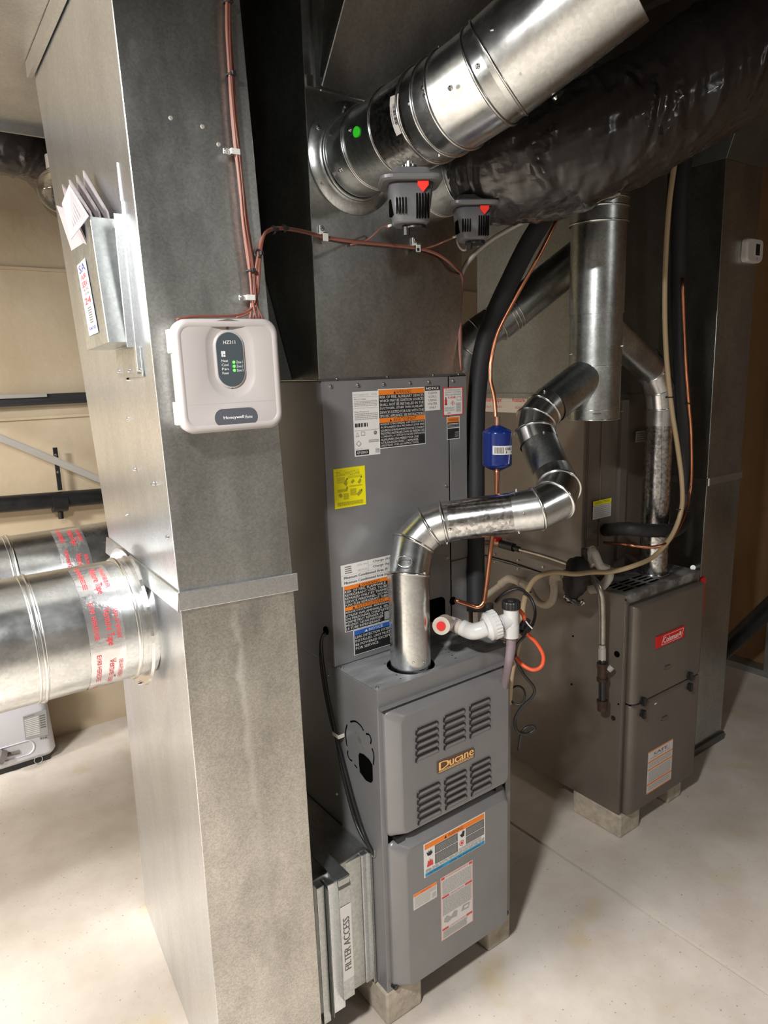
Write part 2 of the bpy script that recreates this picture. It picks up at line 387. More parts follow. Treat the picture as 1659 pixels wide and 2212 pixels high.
# lamp holders that carry the light (above and beside the viewer)
for i, (loc, r, e, c) in enumerate(LIGHTS):
    t = thing('ceiling_lamp', ['porcelain lampholder hanging nearest the return duct', 'porcelain lampholder beside the end of the overhead duct', 'porcelain lampholder by the right front corner', 'added fill lamp near the far left corner of the room'][i], 'lamp', loc)
    bm = B(); cyl(bm, V(*loc)+V(0, 0, .02), V(*loc)+V(0, 0, .06), r*1.02, r*.7); obj('lamp_base', bm, 'white', t)
    bm = B(); cyl(bm, V(*loc)+V(0, 0, .06), V(loc[0], loc[1], ZC+.24), .012); obj('rod', bm, 'white', t)

# ================================================================ RETURN DUCT RISER (left)
def P4(*a): return [V(*p) for p in a]
ZS = 1.268
b0 = P4((-.443, .017, 0), (-.205, -.020, 0), (-.12, .80, 0), (-.366, .825, 0))
s0 = P4((-.440, .017, ZS), (-.212, -.019, ZS), (-.17, .565, ZS), (-.410, .600, ZS))
t0 = P4((-.464, .017, 2.42), (-.252, -.017, 2.42), (-.20, .66, 2.42), (-.438, .70, 2.42))
t = thing('return_air_duct', 'tall weathered galvanized return air riser standing at left foreground with white control box on it', 'duct', (-.32, .3, 0))
def riser(name, b, tp, rev=False):
    bm = B(); hexa(bm, b, tp, 0)
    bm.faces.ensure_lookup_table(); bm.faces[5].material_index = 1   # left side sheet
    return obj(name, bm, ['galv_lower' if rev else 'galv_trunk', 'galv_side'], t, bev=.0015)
riser('lower_section', b0, s0, True); riser('upper_section', s0, t0)
# joint cleats round the seam (drive and S cleats)
def lerp(a, b, k): return a+(b-a)*k
def strip(bm, a, b, z0, z1, out, th=.003, mi=0):
    a = Vector(a); b = Vector(b); n = (b-a).cross(V(0, 0, 1)).normalized()
    hexa(bm, [V(a.x, a.y, a.z+z0), V(b.x, b.y, b.z+z0), V(b.x, b.y, b.z+z0)-n*0+n*th*0+out*th, V(a.x, a.y, a.z+z0)+out*th],
         [V(a.x, a.y, a.z+z1), V(b.x, b.y, b.z+z1), V(b.x, b.y, b.z+z1)+out*th, V(a.x, a.y, a.z+z1)+out*th], mi)
fo = V(-.16, -.98, 0); lo_ = V(-1, 0, 0)
bm = B(); strip(bm, s0[0]+V(-.004, 0, 0), s0[1]+V(.008, -.001, 0), -.030, .008, fo, .007); obj('front_cleat', bm, 'galv_side', t, bev=.0015)
bm = B(); hexa(bm, [s0[3]+V(-.010, .012, -.034), s0[0]+V(-.008, -.006, -.032), s0[0]+V(0, -.004, -.03), s0[3]+V(0, .01, -.034)], [s0[3]+V(-.004, .012, .008), s0[0]+V(-.004, -.008, .008), s0[0]+V(0, -.004, .008), s0[3]+V(0, .01, .008)]); obj('side_cleat', bm, 'galv', t, bev=.0015)
bm = B(); strip(bm, t0[3]+V(-.002, .01, 0), t0[0]+V(-.002, -.004, 0), -.035, .0, V(-1, 0, 0), .012); obj('top_cleat', bm, 'galv_side', t, bev=.001)
# standing cross-breaks on the front sheet (raised pencil beads) and tape-stain marks
for a, b_ in (((.0, .0)), ): pass
for (px, py) in ((283, 1015), (330, 1045), (365, 1160), (268, 905), (262, 1115), (270, 820)):
    p = at(px, py, 'x', -.445); p.x = -.4475+(p.y-.017)*.05
    screw(t, p, (-1, 0, 0), .004, 'bead')
for (px, py) in ((440, 272), (473, 312), (375, 250)):
    p = at(px, py, 'y', -.008); k = (p.x+.44)/.228; p.y = .016-.037*k
    bm = B(); cyl(bm, p, p+V(0, -.003, 0), .005, .003, 12); obj('sealant_dab', bm, 'brace', t)

# overhead trunk duct joining the riser
t = thing('overhead_return_duct', 'wide grey overhead duct meeting the top of the left riser', 'duct', (-1.5, .5, 2.42))
bm = B(); box(bm, -1.45, -.06, 2.422, -.19, 1.19, 2.70); obj('duct_body', bm, 'galv_side', t, bev=.002)
bm = B(); box(bm, -1.45, 1.185, 2.40, -.19, 1.195, 2.46); obj('edge_cleat', bm, 'galv_side', t)

# ---- documents pocket on the riser's left side
t = thing('document_pocket', 'galvanized sheet pocket with paper manuals screwed to left face of the riser', 'document holder', (-.46, .3, 1.6))
def lf(px, py, off=0):   # point on the riser's left sheet
    p = at(px, py, 'x', -.44-off); return p
# back flange on duct
c_bl, c_br, c_tr, c_tl = lf(203, 785, .004), lf(279, 768, .004), lf(222, 368, .004), lf(160, 430, .004)
# pocket body in y,z on plane x=-.50
def yz(px, py, x): p = at(px, py, 'x', x); return p
zt = yz(190, 467, -.50).z; zb = yz(192, 757, -.50).z
yr = yz(212, 600, -.50).y; yl = yz(160, 600, -.50).y
bm = B()
fr = [yz(188, 757, -.50), yz(234, 740, -.50), yz(193, 467, -.50), yz(148, 520, -.50)]   # bl br tr tl of the front sheet
bk = [V(-.447, p.y, p.z) for p in fr]
hexa(bm, [fr[0], bk[0], bk[1], fr[1]], [fr[3]+V(0, 0, 0), bk[3], bk[2], fr[2]])
obj('pocket_body', bm, 'galv', t, bev=.001)
bm = B(); a = V(-.4495, fr[1].y-.018, zb-.02); 
box(bm, -.456, fr[1].y-.014, zb-.045, -.446, fr[1].y-.002, zt+.02); box(bm, -.468, fr[1].y-.004, zb+.0, -.446, fr[1].y+.0, zt)
obj('side_flange', bm, 'galv_side', t, bev=.0008)
bm = B(); box(bm, -.455, fr[1].y-.006, zb-.05, -.446, fr[1].y-.0035, zt+.085); obj('back_rail', bm, 'galv_side', t)
bm = B(); box(bm, -.450, fr[1].y-.02, zb-.055, -.446, fr[0].y-.02, zb-.0); obj('bottom_tab', bm, 'galv', t, bev=.0008)
for k in range(3): screw(t, V(-.450, lerp(fr[1].y-.012, fr[0].y-.03, k/2), zb-.042), (-1, 0, 0), .004)
st = [yz(194, 726, -.5015), yz(213, 718, -.5015), yz(184, 557, -.5015), yz(167, 574, -.5015)]
sticker('sticker', t, st, ['st2'], [
    ('t', .15, .86, .85, .97, 'SA', 'snv', 0, .02), ('t', .2, .76, .8, .83, 'AIR', 'sr', 0, .02), ('t', .2, .655, .8, .735, 'SERV', 'sr', 0, .02),
    ('t', .25, .60, .85, .635, 'HEATING', 'sd'), ('t', .25, .545, .85, .58, 'COOLING', 'sd'), ('t', .2, .42, .85, .51, '24', 'sr', 0, .03),
    ('r', .35, .14, .75, .39, 'sg'), ('p', .36, .15, .74, .38, 'sd', 7), ('t', .15, .07, .85, .11, 'CALL US', 'snv', 0, .01)], label='white sticker with red and blue print')
# papers
M['paper'] = mat('manual_paper', (.34, .31, .325), .6); M['paper2'] = mat('manual_edges', (.24, .205, .21), .7, var=.2, vscale=60)
for k in range(5):
    bm = B(); x = -.455-k*.009
    y1, y0 = fr[2].y+.012+.006*k, fr[3].y-.012
    h = at(157, 382, 'x', -.47).z-.010*k-(.03 if k == 4 else 0); dx = -.006-.005*k
    hexa(bm, [V(x, y1, zt-.06), V(x-.0035, y1, zt-.06), V(x-.0035, y0, zt-.06), V(x, y0, zt-.06)],
         [V(x+dx, y1+.002, zt+.012), V(x-.0035+dx, y1+.002, zt+.012), V(x-.0035+dx, y0-.01, h), V(x+dx, y0-.01, h)])
    tag(obj('manual', bm, 'paper2' if k % 2 else 'paper'), ['folded manual at the very back of the pocket, against the duct', 'grey manual second from the duct in the metal pocket', 'middle manual sticking up from the metal pocket', 'manual behind the drooping sheet in the metal pocket', 'front manual of the stack standing in the metal pocket'][k], 'manual', 'paper manuals in the document pocket')
A, Bq, Cq, Dq = at(194, 518-5, 'x', -.505), at(188+2, 470, 'x', -.505), at(150, 397, 'x', -.515), at(134, 440, 'x', -.525)
Eq = at(154, 516, 'x', -.53)
bm = B()
f = [V(-.503, *at(192, 467, 'x', -.503).yz), at(150, 398, 'x', -.52), at(134, 440, 'x', -.535), at(154, 517, 'x', -.535)]
hexa(bm, [p+V(.0006, 0, 0) for p in f], [p-V(.0006, 0, 0) for p in f])
F = bil(f[3], f[0], f[1], f[2])
for k in range(5): 
    quad(bm, [F(.25+.1*k, .2, .0012), F(.28+.1*k, .2, .0012), F(.28+.1*k, .55+.07*(k % 3), .0012), F(.25+.1*k, .55+.07*(k % 3), .0012)], 1)
tag(obj('folded_sheet', bm, ['paper', 'sg']), 'loose white printed sheet drooping over the front of the metal pocket', 'paper')

# ================================================================ ZONE CONTROL PANEL
t = thing('zone_control_panel', 'off-white rounded zone control box with green lights on the riser front', 'control panel', (-.29, -.04, 1.66))
bl, br, tr, tl = at(397, 938, 'y', -.062), at(611, 922, 'y', -.080), at(592, 688, 'y', -.080), at(372, 690, 'y', -.062)
u = ((br-bl)+(tr-tl)); u.z = u.z; v = ((tl-bl)+(tr-br)); Wp = ((br-bl).length+(tr-tl).length)/2*1.035; Hp = ((tl-bl).length+(tr-br).length)/2
cc = (bl+br+tr+tl)/4+V(.002, 0, 0); v = (v - u*(v.dot(u)/u.dot(u)))
Fp = frame(cc, u, v); W2, H2 = Wp/2, Hp/2
bm = B()
def rl(x0, y0, x1, y1, r, c, F=Fp, n=6): return [F(a, b, c) for a, b in rrect(x0, y0, x1, y1, r, n)]
loft(bm, [rl(-W2+.006, -H2+.006, W2-.006, H2-.006, .022, -.05), rl(-W2+.002, -H2+.002, W2-.002, H2-.002, .024, -.03)], 0, True, True)
obj('back_box', bm, 'white', t)
bm = B()
loft(bm, [rl(-W2, -H2, W2, H2, .026, -.030), rl(-W2-.001, -H2-.001, W2+.001, H2+.001, .026, -.010), rl(-W2+.001, -H2+.001, W2-.001, H2-.001, .026, -.004),
          rl(-W2+.006, -H2+.006, W2-.006, H2-.006, .022, 0), rl(-W2+.010, -H2+.010, W2-.010, H2-.010, .019, 0), rl(-W2+.013, -H2+.013, W2-.013, H2-.013, .016, -.002)], 0, True, False, True)
# face with recessed oval dish
OX, OY = .003, .028
def cp(hw, hh, c, n=11, ox=OX, oy=OY):   # capsule loop, 4*(n+1) points
    out = []
    r = hw
    for cx, cy, a in ((ox+hw-r, oy-hh+r, -90), (ox+hw-r, oy+hh-r, 0), (ox-hw+r, oy+hh-r, 90), (ox-hw+r, oy-hh+r, 180)):
        for k in range(n+1): 
            th = math.radians(a+90*k/n); out.append(Fp(cx+r*math.cos(th), cy+r*math.sin(th), c))
    return out
loft(bm, [[Fp(a, b, -.002) for a, b in rrect(-W2+.013, -H2+.013, W2-.013, H2-.013, .016, 11)], cp(.046, .070, -.002), cp(.043, .067, -.0035), cp(.030, .053, -.009), cp(.0275, .0505, -.009), cp(.0265, .0495, -.006), cp(.025, .048, -.006)], 0, False, True, True)
COVER = obj('front_cover', bm, 'panelw', t)
bm = B(); loft(bm, [cp(.0245, .0475, -.0065), cp(.0240, .047, -.0048)], 0)
for yy, s in ((.064, 'HZ311'),): text(bm, Fp, OX-.011, yy-.009, OX+.011, yy-.003, s, 1, -.0046)
box(bm, OX-.016, .033, -.0048, OX-.0135, .043, -.0046, 1, Fp); box(bm, OX-.0125, .033, -.0048, OX-.009, .036, -.0046, 1, Fp); box(bm, OX-.0125, .0375, -.0048, OX-.009, .043, -.0046, 1, Fp)
for k, s in enumerate(('Heat', 'Cool', 'Fan', 'Power')): text(bm, Fp, OX-.017, .024-k*.0072, OX-.005, .0285-k*.0072, s, 1, -.0046)
for k, s in enumerate(('Zone 1', 'Zone 2', 'Zone 3')): text(bm, Fp, OX+.010, .021-k*.0072, OX+.022, .0255-k*.0072, s, 1, -.0046)
DISP = obj('display_window', bm, ['slate', 'sw'], t)
for k in range(3):
    bm = B(); p = Fp(OX+.0055, .0232-k*.0072, -.0046); n_ = (Fp(0, 0, 1)-Fp(0, 0, 0)); cyl(bm, p, p+n_*.0012, .0026, .0022, 12); obj('indicator_light', bm, 'led', DISP)
bm = B(); loft(bm, [[Fp(a, b, c) for a, b in rrect(.002-.038, -.090, .002+.042, -.058, .0155, 8)] for c in (-.0022, -.0008)], 0)
text(bm, Fp, -.020, -.078, .018, -.071, 'Honeywell', 1, -.0006, 0, 0, .004); text(bm, Fp, .020, -.0775, .034, -.0715, 'Home', 1, -.0006)
obj('badge', bm, ['slate2', 'sw'], COVER)
bm = B(); box(bm, -W2+.014, -.0485, -.0022, W2-.014, -.0478, -.0019, 0, Fp); obj('cover_seam', bm, 'sg', COVER)
for yy in (.062, -.062):
    bm = B(); box(bm, -W2-.004, yy-.020, -.034, -W2+.004, yy+.020, -.014, 0, Fp); obj('side_latch', bm, 'white', t, bev=.001)

# ================================================================ ROUND RETURN DUCTS at left
def round_duct(name, label, y, z, r, x0, x1, beadx, mname='pipe'):
    t = thing(name, label, 'duct', (x0, y, z))
    bm = B(); ducts(bm, [V(x0, y, z), V(beadx, y, z), V(x1, y, z)], r, .0045, 64, 0, 1); ring_at(bm, V(beadx-.012, y, z), (1, 0, 0), r, .003, 1, 64)
    obj('pipe_section', bm, [mname, 'bead'], t)
    return t
t = round_duct('round_return_duct', 'big shiny round duct with red printed tape entering the left riser', .34, 1.14, .136, -1.7, -.425, -.655)
bm = B(); n = 64; loft(bm, [[V(x, .34+rr*math.cos(2*PI*k/n), 1.14+rr*math.sin(2*PI*k/n)) for k in range(n)] for x, rr in ((-.452, .137), (-.452, .160), (-.446, .162))], 0, False, False)
ring_at(bm, V(-.468, .34, 1.14), (1, 0, 0), .137, .005, 0, 64)
obj('collar_flange', bm, 'bead', t)
screw(t, V(-.453, .30, .99), (-1, 0, 0))
def curved_text(bm, xc, y, z, r, a0, a1, hw, s, mi, flip=1):
    vs, fs = glyphs(s); W = []
    for a, b in vs:
        an = a0+(a1-a0)*a; W.append(bm.verts.new(V(xc+hw*(b-.5)*2, y+(r+.0012)*math.cos(an), z+(r+.0012)*math.sin(an))))
    for f in fs:
        try: q = bm.faces.new([W[i] for i in f]); q.material_index = mi
        except ValueError: pass
def tape_band(t, xc, y, z, r, a0, a1, hw, words):
    bm = B(); N = 40; rows = []
    for i in range(N+1):
        an = a0+(a1-a0)*i/N; q = .0006+.0004*math.sin(i*1.7)+.0003*math.sin(i*4.1)
        rows.append([bm.verts.new(V(xc+hw*k/3, y+(r+q+.0003*((i*k) % 3))*math.cos(an), z+(r+q)*math.sin(an))) for k in (-3, -1, 1, 3)])
    for i in range(N):
        for k in range(3): f = bm.faces.new((rows[i][k], rows[i][k+1], rows[i+1][k+1], rows[i+1][k])); f.smooth = True
    n = len(words); st = (a1-a0)/n
    for i, wd in enumerate(words):
        b0_ = a0+st*i
        curved_text(bm, xc+hw*.15, y, z, r+.001, b0_+st*.15, b0_+st*.85, hw*.26, wd, 1)
        curved_text(bm, xc+hw*.68, y, z, r+.001, b0_+st*.2, b0_+st*.75, hw*.13, '181A-P/181B-FX', 1)
        curved_text(bm, xc-hw*.55, y, z, r+.001, b0_+st*.0, b0_+st*.7, hw*.13, 'E190 HEREDEE', 1)
    return obj('foil_tape', bm, ['clear', 'tapeR'], t)
tape_band(t, -.535, .34, 1.14, .136, math.radians(95), math.radians(285), .036, ['Venture Tape']*4)
t = round_duct('round_return_duct', 'rear shiny round duct beside the wall, behind the red-taped one', .94, 1.10, .15, -1.9, -.30, -.60)
tape_band(t, -.45, .94, 1.10, .15, math.radians(95), math.radians(255), .04, ['Venture Tape']*4)
bm = B(); ducts(bm, [V(-1.9, .66, 1.30), V(-1.3, .68, 1.28), V(-1.0, .72, 1.25), V(-.90, .80, 1.22), V(-.80, .90, 1.18), V(-.72, .92, 1.16)], .12, .006, 48, 0, 1); obj('elbow', bm, ['pipe', 'bead'], t)

# ================================================================ SILVER-GREY FURNACE (front)
FX, FZ0, FZ1, FD = .452, .10, .94, .62
t = thing('gas_furnace', 'grey gas furnace with louvred door and gold nameplate, nearest the filter slot', 'furnace', (.226, .3, FZ0))
FURN = t
bm = B()
box(bm, 0, .0, FZ0, .004, FD, FZ1-.002); box(bm, FX-.004, .0, FZ0, FX, FD, FZ1-.002); box(bm, .004, FD-.004, FZ0, FX-.004, FD, FZ1-.002); box(bm, .004, .03, FZ0, FX-.004, FD-.004, FZ0+.004)
box(bm, 0, -.002, FZ0, .020, .004, FZ1-.040); box(bm, FX-.020, -.002, FZ0, FX, .004, FZ1-.040)
obj('cabinet', bm, 'grey', t, bev=.002)
bm = B(); box(bm, .004, .012, FZ0+.004, FX-.004, .016, FZ1-.002); obj('inner_panel', bm, 'greyd', t)
# top plate with round vent opening
bm = B(); n = 48; hc = V(.158, .068, 0); hr = .062; out = []
for k in range(n):
    th = 2*PI*k/n; dx, dy = math.cos(th), math.sin(th)
    ts = [(q-hc.x)/dx for q in (0, FX) if abs(dx) > 1e-6 and (q-hc.x)/dx > 0]+[(q-hc.y)/dy for q in (-.004, .20) if abs(dy) > 1e-6 and (q-hc.y)/dy > 0]
    tt = min(ts); out.append((hc.x+dx*tt, hc.y+dy*tt))
for z, fl in ((FZ1, 0), (FZ1-.003, 1)):
    I = [bm.verts.new(V(hc.x+hr*math.cos(2*PI*k/n), hc.y+hr*math.sin(2*PI*k/n), z)) for k in range(n)]; O = [bm.verts.new(V(a, b, z)) for a, b in out]
    for k in range(n): bm.faces.new((I[k], O[k], O[(k+1) % n], I[(k+1) % n]))
    if not fl: I0 = I
for k in range(n): bm.faces.new((I0[k], I0[(k+1) % n], I[(k+1) % n], I[k]))
cs = [(0, -.004), (FX, -.004), (FX, .20), (0, .20)]
for cxy in cs:      # fill the corners the fan misses
    near = sorted(range(n), key=lambda k: (out[k][0]-cxy[0])**2+(out[k][1]-cxy[1])**2)
    k0 = near[0]; 
    onx = [k for k in near[:12] if abs(out[k][0]-cxy[0]) < 1e-6]; ony = [k for k in near[:12] if abs(out[k][1]-cxy[1]) < 1e-6]
    if onx and ony: quad(bm, [V(*out[onx[0]], FZ1), V(*cxy, FZ1), V(*out[ony[0]], FZ1)])
box(bm, 0, .20, FZ1-.003, FX, FD, FZ1)
box(bm, -.001, -.006, FZ1-.042, FX+.001, -.003, FZ1+.0003); 
obj('top_panel', bm, 'dusty', t)
bm = B(); box(bm, .0, -.0065, FZ1-.042, FX, -.0055, FZ1-.001); box(bm, .0, -.02, FZ1-.044, FX, -.005, FZ1-.042)
box(bm, -.0005, -.0055, FZ1-.042, .0005, .02, FZ1); obj('front_lip', bm, 'grey', t)
bm = B(); cyl(bm, V(hc.x, hc.y, FZ1-.06), V(hc.x, hc.y, FZ1-.055), .075); obj('vent_recess', bm, 'void', t)
for p in ((.012, .012), (.012, .165), (FX-.012, .012), (FX-.015, .165)): screw(t, V(*p, FZ1), (0, 0, 1), .004)
bm = B()
for k in range(5):
    for (x, y) in ((.085+.0*k, .015+k*.024), (.27, .02+k*.02), (.36, .05+k*.025)): box(bm, x-.002+k*.006, y, FZ1, x+.002+k*.006, y+.003, FZ1+.0006)
obj('knockout_dots', bm, 'black', t)
# doors
def door(name, x0, x1, z0, z1, dep, insL, insR, insT, insB):
    bm = B(); n = 6
    def L_(a, b, c, d, r, y): return [V(p, y, q) for p, q in rrect(a, c, b, d, r, n)]
    loft(bm, [L_(x0, x1, z0, z1, .018, .004), L_(x0, x1, z0, z1, .018, -.008), L_(x0+.003, x1-.003, z0+.003, z1-.003, .018, -.013),
              L_(x0+insL-.006, x1-insR+.004, z0+insB-.003, z1-insT+.004, .02, -dep+.003), L_(x0+insL, x1-insR, z0+insB, z1-insT, .02, -dep)], 0, True, True, False)
    for f in bm.faces: f.smooth = len(f.verts) == 4
    return bm
UD = .034
DOORBM = door('d', .012, FX-.032, .549, FZ1-.050, UD, .034, .012, .022, .010)
# louvres: dark slots with a lip
def fpix(px, py, y): return at(px, py, 'y', y)
groups = [((898, 1583), (945, 1557), (898, 1641), (946, 1615)), ((958, 1553), (1003, 1532), (959, 1614), (1004, 1590)), ((1014, 1528), (1057, 1509), (1015, 1589), (1058, 1566)),
          ((901, 1717), (949, 1690), (903, 1776), (951, 1748)), ((960, 1690), (1006, 1662), (962, 1744), (1007, 1717)), ((1016, 1659), (1058, 1636), (1018, 1714), (1060, 1690))]
for g in groups:
    tl, tr, bl, br = [fpix(*p, -UD-.0015) for p in g]
    for k in range(5):
        a = lerp(tl, bl, k/4); b = lerp(tr, br, k/4); x0, x1, z = a.x, b.x, (a.z+b.z)/2
        bm = DOORBM; y = -UD
        # lip (pressed-out blade) under the slot, rounded ends
        n = 5; prof = [(0, .004), (-.0030, .001), (-.0036, -.006), (0, -.013)]
        for (ya, za), (yb, zb_) in zip(prof, prof[1:]):
            quad(bm, [V(x0+.002, y+ya, z+za), V(x0+.002, y+yb, z+zb_), V(x1-.001, y+yb, z+zb_), V(x1-.001, y+ya, z+za)], 0, True)
        # dark mouth with hooked left end
        pts = [(x0-.001, -.010), (x0+.001, .000), (x0+.007, .0046), (x1-.003, .0050), (x1+.001, .0035), (x1+.001, -.004), (x1-.003, .0012), (x0+.009, .0008), (x0+.004, -.003), (x0+.001, -.010)]
        f = [V(px_, y-.0040, z+pz) for px_, pz in pts]; r = [p+V(0, .0036, 0) for p in f]
        F_ = [bm.verts.new(p) for p in f]; R_ = [bm.verts.new(p) for p in r]
        q = bm.faces.new(F_); q.material_index = 1
        for i in range(len(F_)):
            q = bm.faces.new((F_[i], F_[(i+1) % len(F_)], R_[(i+1) % len(F_)], R_[i])); q.material_index = 1
UDOOR = obj('upper_door', DOORBM, ['grey', 'black'], t)
# nameplate
bl, br, tr, tl = [fpix(*p, -UD-.001) for p in ((944, 1671), (1023, 1632), (1022, 1613), (946, 1646))]
bl.x = tl.x = (bl.x+tl.x)/2; br.x = tr.x = (br.x+tr.x)/2; z1 = (tl.z+tr.z)/2; z0 = (bl.z+br.z)/2
bl.z = br.z = z0; tl.z = tr.z = z1
F = bil(bl, br, tr, tl); bm = B()
hexa(bm, [F(-.01, -.03), F(1.01, -.03), F(1.01, .85), F(-.01, 1.05)], [F(-.01, -.03, .002), F(1.01, -.03, .002), F(1.01, .85, .002), F(-.01, 1.05, .002)])
text(bm, F, .02, .22, .30, 1.0, 'D', 1, .0032, 0, 0, .02); text(bm, F, .31, .24, .98, .80, 'ucane', 1, .0032, 0, 0, .012)
quad(bm, [F(.02, .12, .003), F(.98, .12, .003), F(.98, .18, .003), F(.02, .18, .003)], 1); quad(bm, [F(.0, .0, .003), F(.98, .0, .003), F(.98, .06, .003), F(.0, .06, .003)], 1)
obj('nameplate', bm, ['bronze', 'gold'], UDOOR)
LD = .036
bm = door('d', .014, FX-.032, FZ0+.012, .533, LD, .036, .016, .024, .004)
LDOOR = obj('lower_door', bm, 'grey', t)
bm = B(); box(bm, .018, -.004, .530, FX-.034, .006, .553); obj('door_gap', bm, 'void', t)
for x in (.042, FX-.065):
    bm = B(); box(bm, x-.012, -.022, .535, x+.012, .0, .547); obj('door_catch', bm, 'black', t, bev=.002)
for x in (.020, FX-.026):
    bm = B(); cyl(bm, V(x, -.016, FZ0+.016), V(x, 0, FZ0+.016), .007, .009, 10); obj('foot_plug', bm, 'black', t)
# side knock-outs on the left panel
def sp(px, py, off=0): p = at(px, py, 'x', -off-.0001); return p
bm = B()
def sideslot(pix, wd=.0022):
    P = smooth_path([sp(*p) for p in pix], 6)
    for a, b in zip(P, P[1:]):
        d = (b-a).normalized(); n = d.cross(V(1, 0, 0))*wd
        quad(bm, [V(-.0008, *(a+n).yz), V(-.0008, *(b+n).yz), V(-.0008, *(b-n).yz), V(-.0008, *(a-n).yz)])
sideslot([(757, 1559), (768, 1558), (779, 1567), (786, 1578)]); sideslot([(750, 1565), (747, 1580), (748, 1598), (750, 1612)])
sideslot([(791, 1585), (798, 1587), (802, 1597), (801, 1607)]); sideslot([(752, 1621), (752, 1632), (757, 1641), (761, 1643)]); sideslot([(766, 1651), (772, 1659)]); sideslot([(804, 1616), (808, 1632), (807, 1652)])
P = [sp(*p) for p in ((775, 1630), (778, 1626), (786, 1629), (798, 1640), (805, 1652), (806, 1686), (802, 1691), (791, 1686), (778, 1668), (776, 1650))]
bm.faces.new([bm.verts.new(V(-.0009, p.y, p.z)) for p in P])
obj('knockout', bm, 'void', t)
for (px, py, r) in ((777, 1597, .0085), (769, 1582, .003), (785, 1614, .003)):
    p = sp(px, py); bm = B(); cyl(bm, V(.001, p.y, p.z), V(-.0012, p.y, p.z), r, n=18); obj('knockout_disc', bm, 'greyd', t)
for (px, py) in ((776, 1776), (741, 1786), (729, 1715), (711, 1458)):
    p = sp(px, py); screw(t, V(0, p.y, p.z), (-1, 0, 0), .003)
# wiring grommet
p = sp(806, 1842); bm = B(); ring_at(bm, V(-.001, p.y, p.z), (1, 0, 0), .010, .003, 0, 16); obj('cable_grommet', bm, 'greyd', t)
# stickers of lower door (pixel corners on the door plane)
def st4(pix, y):
    bl, br, tr, tl = [fpix(*p, y) for p in pix]
    xl = (bl.x+tl.x)/2; xr = (br.x+tr.x)/2; zb = (bl.z+br.z)/2; zt_ = (tl.z+tr.z)/2
    return [V(xl, y, zb), V(xr, y, zb), V(xr, y, zt_), V(xl, y, zt_)]
sticker('warning_label', LDOOR, st4(((917, 1897), (1048, 1821), (1047, 1753), (914, 1826)), -LD-.0002), ['sw', 'so', 'sd', 'sc', 'sk', 'sr', 'sg'], [
    ('r', .015, .82, .985, .975, 'so'), ('t', .38, .85, .62, .95, 'WARNING', 'sk'), ('poly', [(.32, .85), (.36, .85), (.34, .95)], 'sk'),
    ('r', .17, .56, .535, .81, 'sd'), ('r', .17, .24, .535, .54, 'sd'), ('r', .67, .56, .98, .81, 'sd'), ('r', .67, .32, .98, .54, 'sd'),
    ('p', .19, .58, .52, .78, 'sg', 5), ('p', .19, .26, .52, .52, 'sg', 8), ('p', .68, .58, .97, .78, 'sg', 5), ('p', .68, .34, .97, .52, 'sg', 6),
    ('poly', [(.05, .64), (.07, .60), (.11, .60), (.14, .66), (.12, .68), (.13, .76), (.11, .70), (.10, .78), (.09, .70), (.07, .77), (.07, .69), (.04, .74)], 'sk'),
    ('poly', [(.04, .28), (.14, .28), (.135, .40), (.12, .48), (.11, .42), (.09, .52), (.08, .43), (.06, .47)], 'sr'),
    ('poly', [(.57, .70), (.60, .60), (.64, .62), (.65, .76), (.62, .80), (.60, .72)], 'sk'),
    ('poly', [(.60+.05*math.cos(a*.52)*.8, .44+.085*math.sin(a*.52)) for a in range(12)], 'sr'), ('poly', [(.60+.037*math.cos(a*.52)*.8, .44+.065*math.sin(a*.52)) for a in range(12)], 'sw'),
    ('poly', [(.58, .40), (.62, .40), (.62, .47), (.585, .49)], 'sr'),
    ('p', .02, .14, .98, .23, 'sg', 3), ('p', .55, .24, .93, .31, 'sg', 2), ('r', .015, .02, .985, .12, 'sc'), ('t', .05, .04, .30, .10, 'AVERTISSEMENT', 'sk'), ('t', .4, .04, .9, .10, 'Lisez les instructions', 'sk')])
sticker('small_warning_label', LDOOR, st4(((893, 1967), (944, 1937), (943, 1905), (893, 1932)), -LD-.0002), ['swt', 'so', 'sk', 'sg', 'sr'], [
    ('r', .0, .82, 1, 1, 'so'), ('t', .28, .84, .75, .97, 'WARNING', 'sr'), ('p', .05, .08, .72, .78, 'sg', 8), ('p', .72, .55, .96, .78, 'sg', 3), ('r', .80, .10, .97, .45, 'sd') if 0 else ('p', .78, .1, .96, .45, 'sg', 4)])
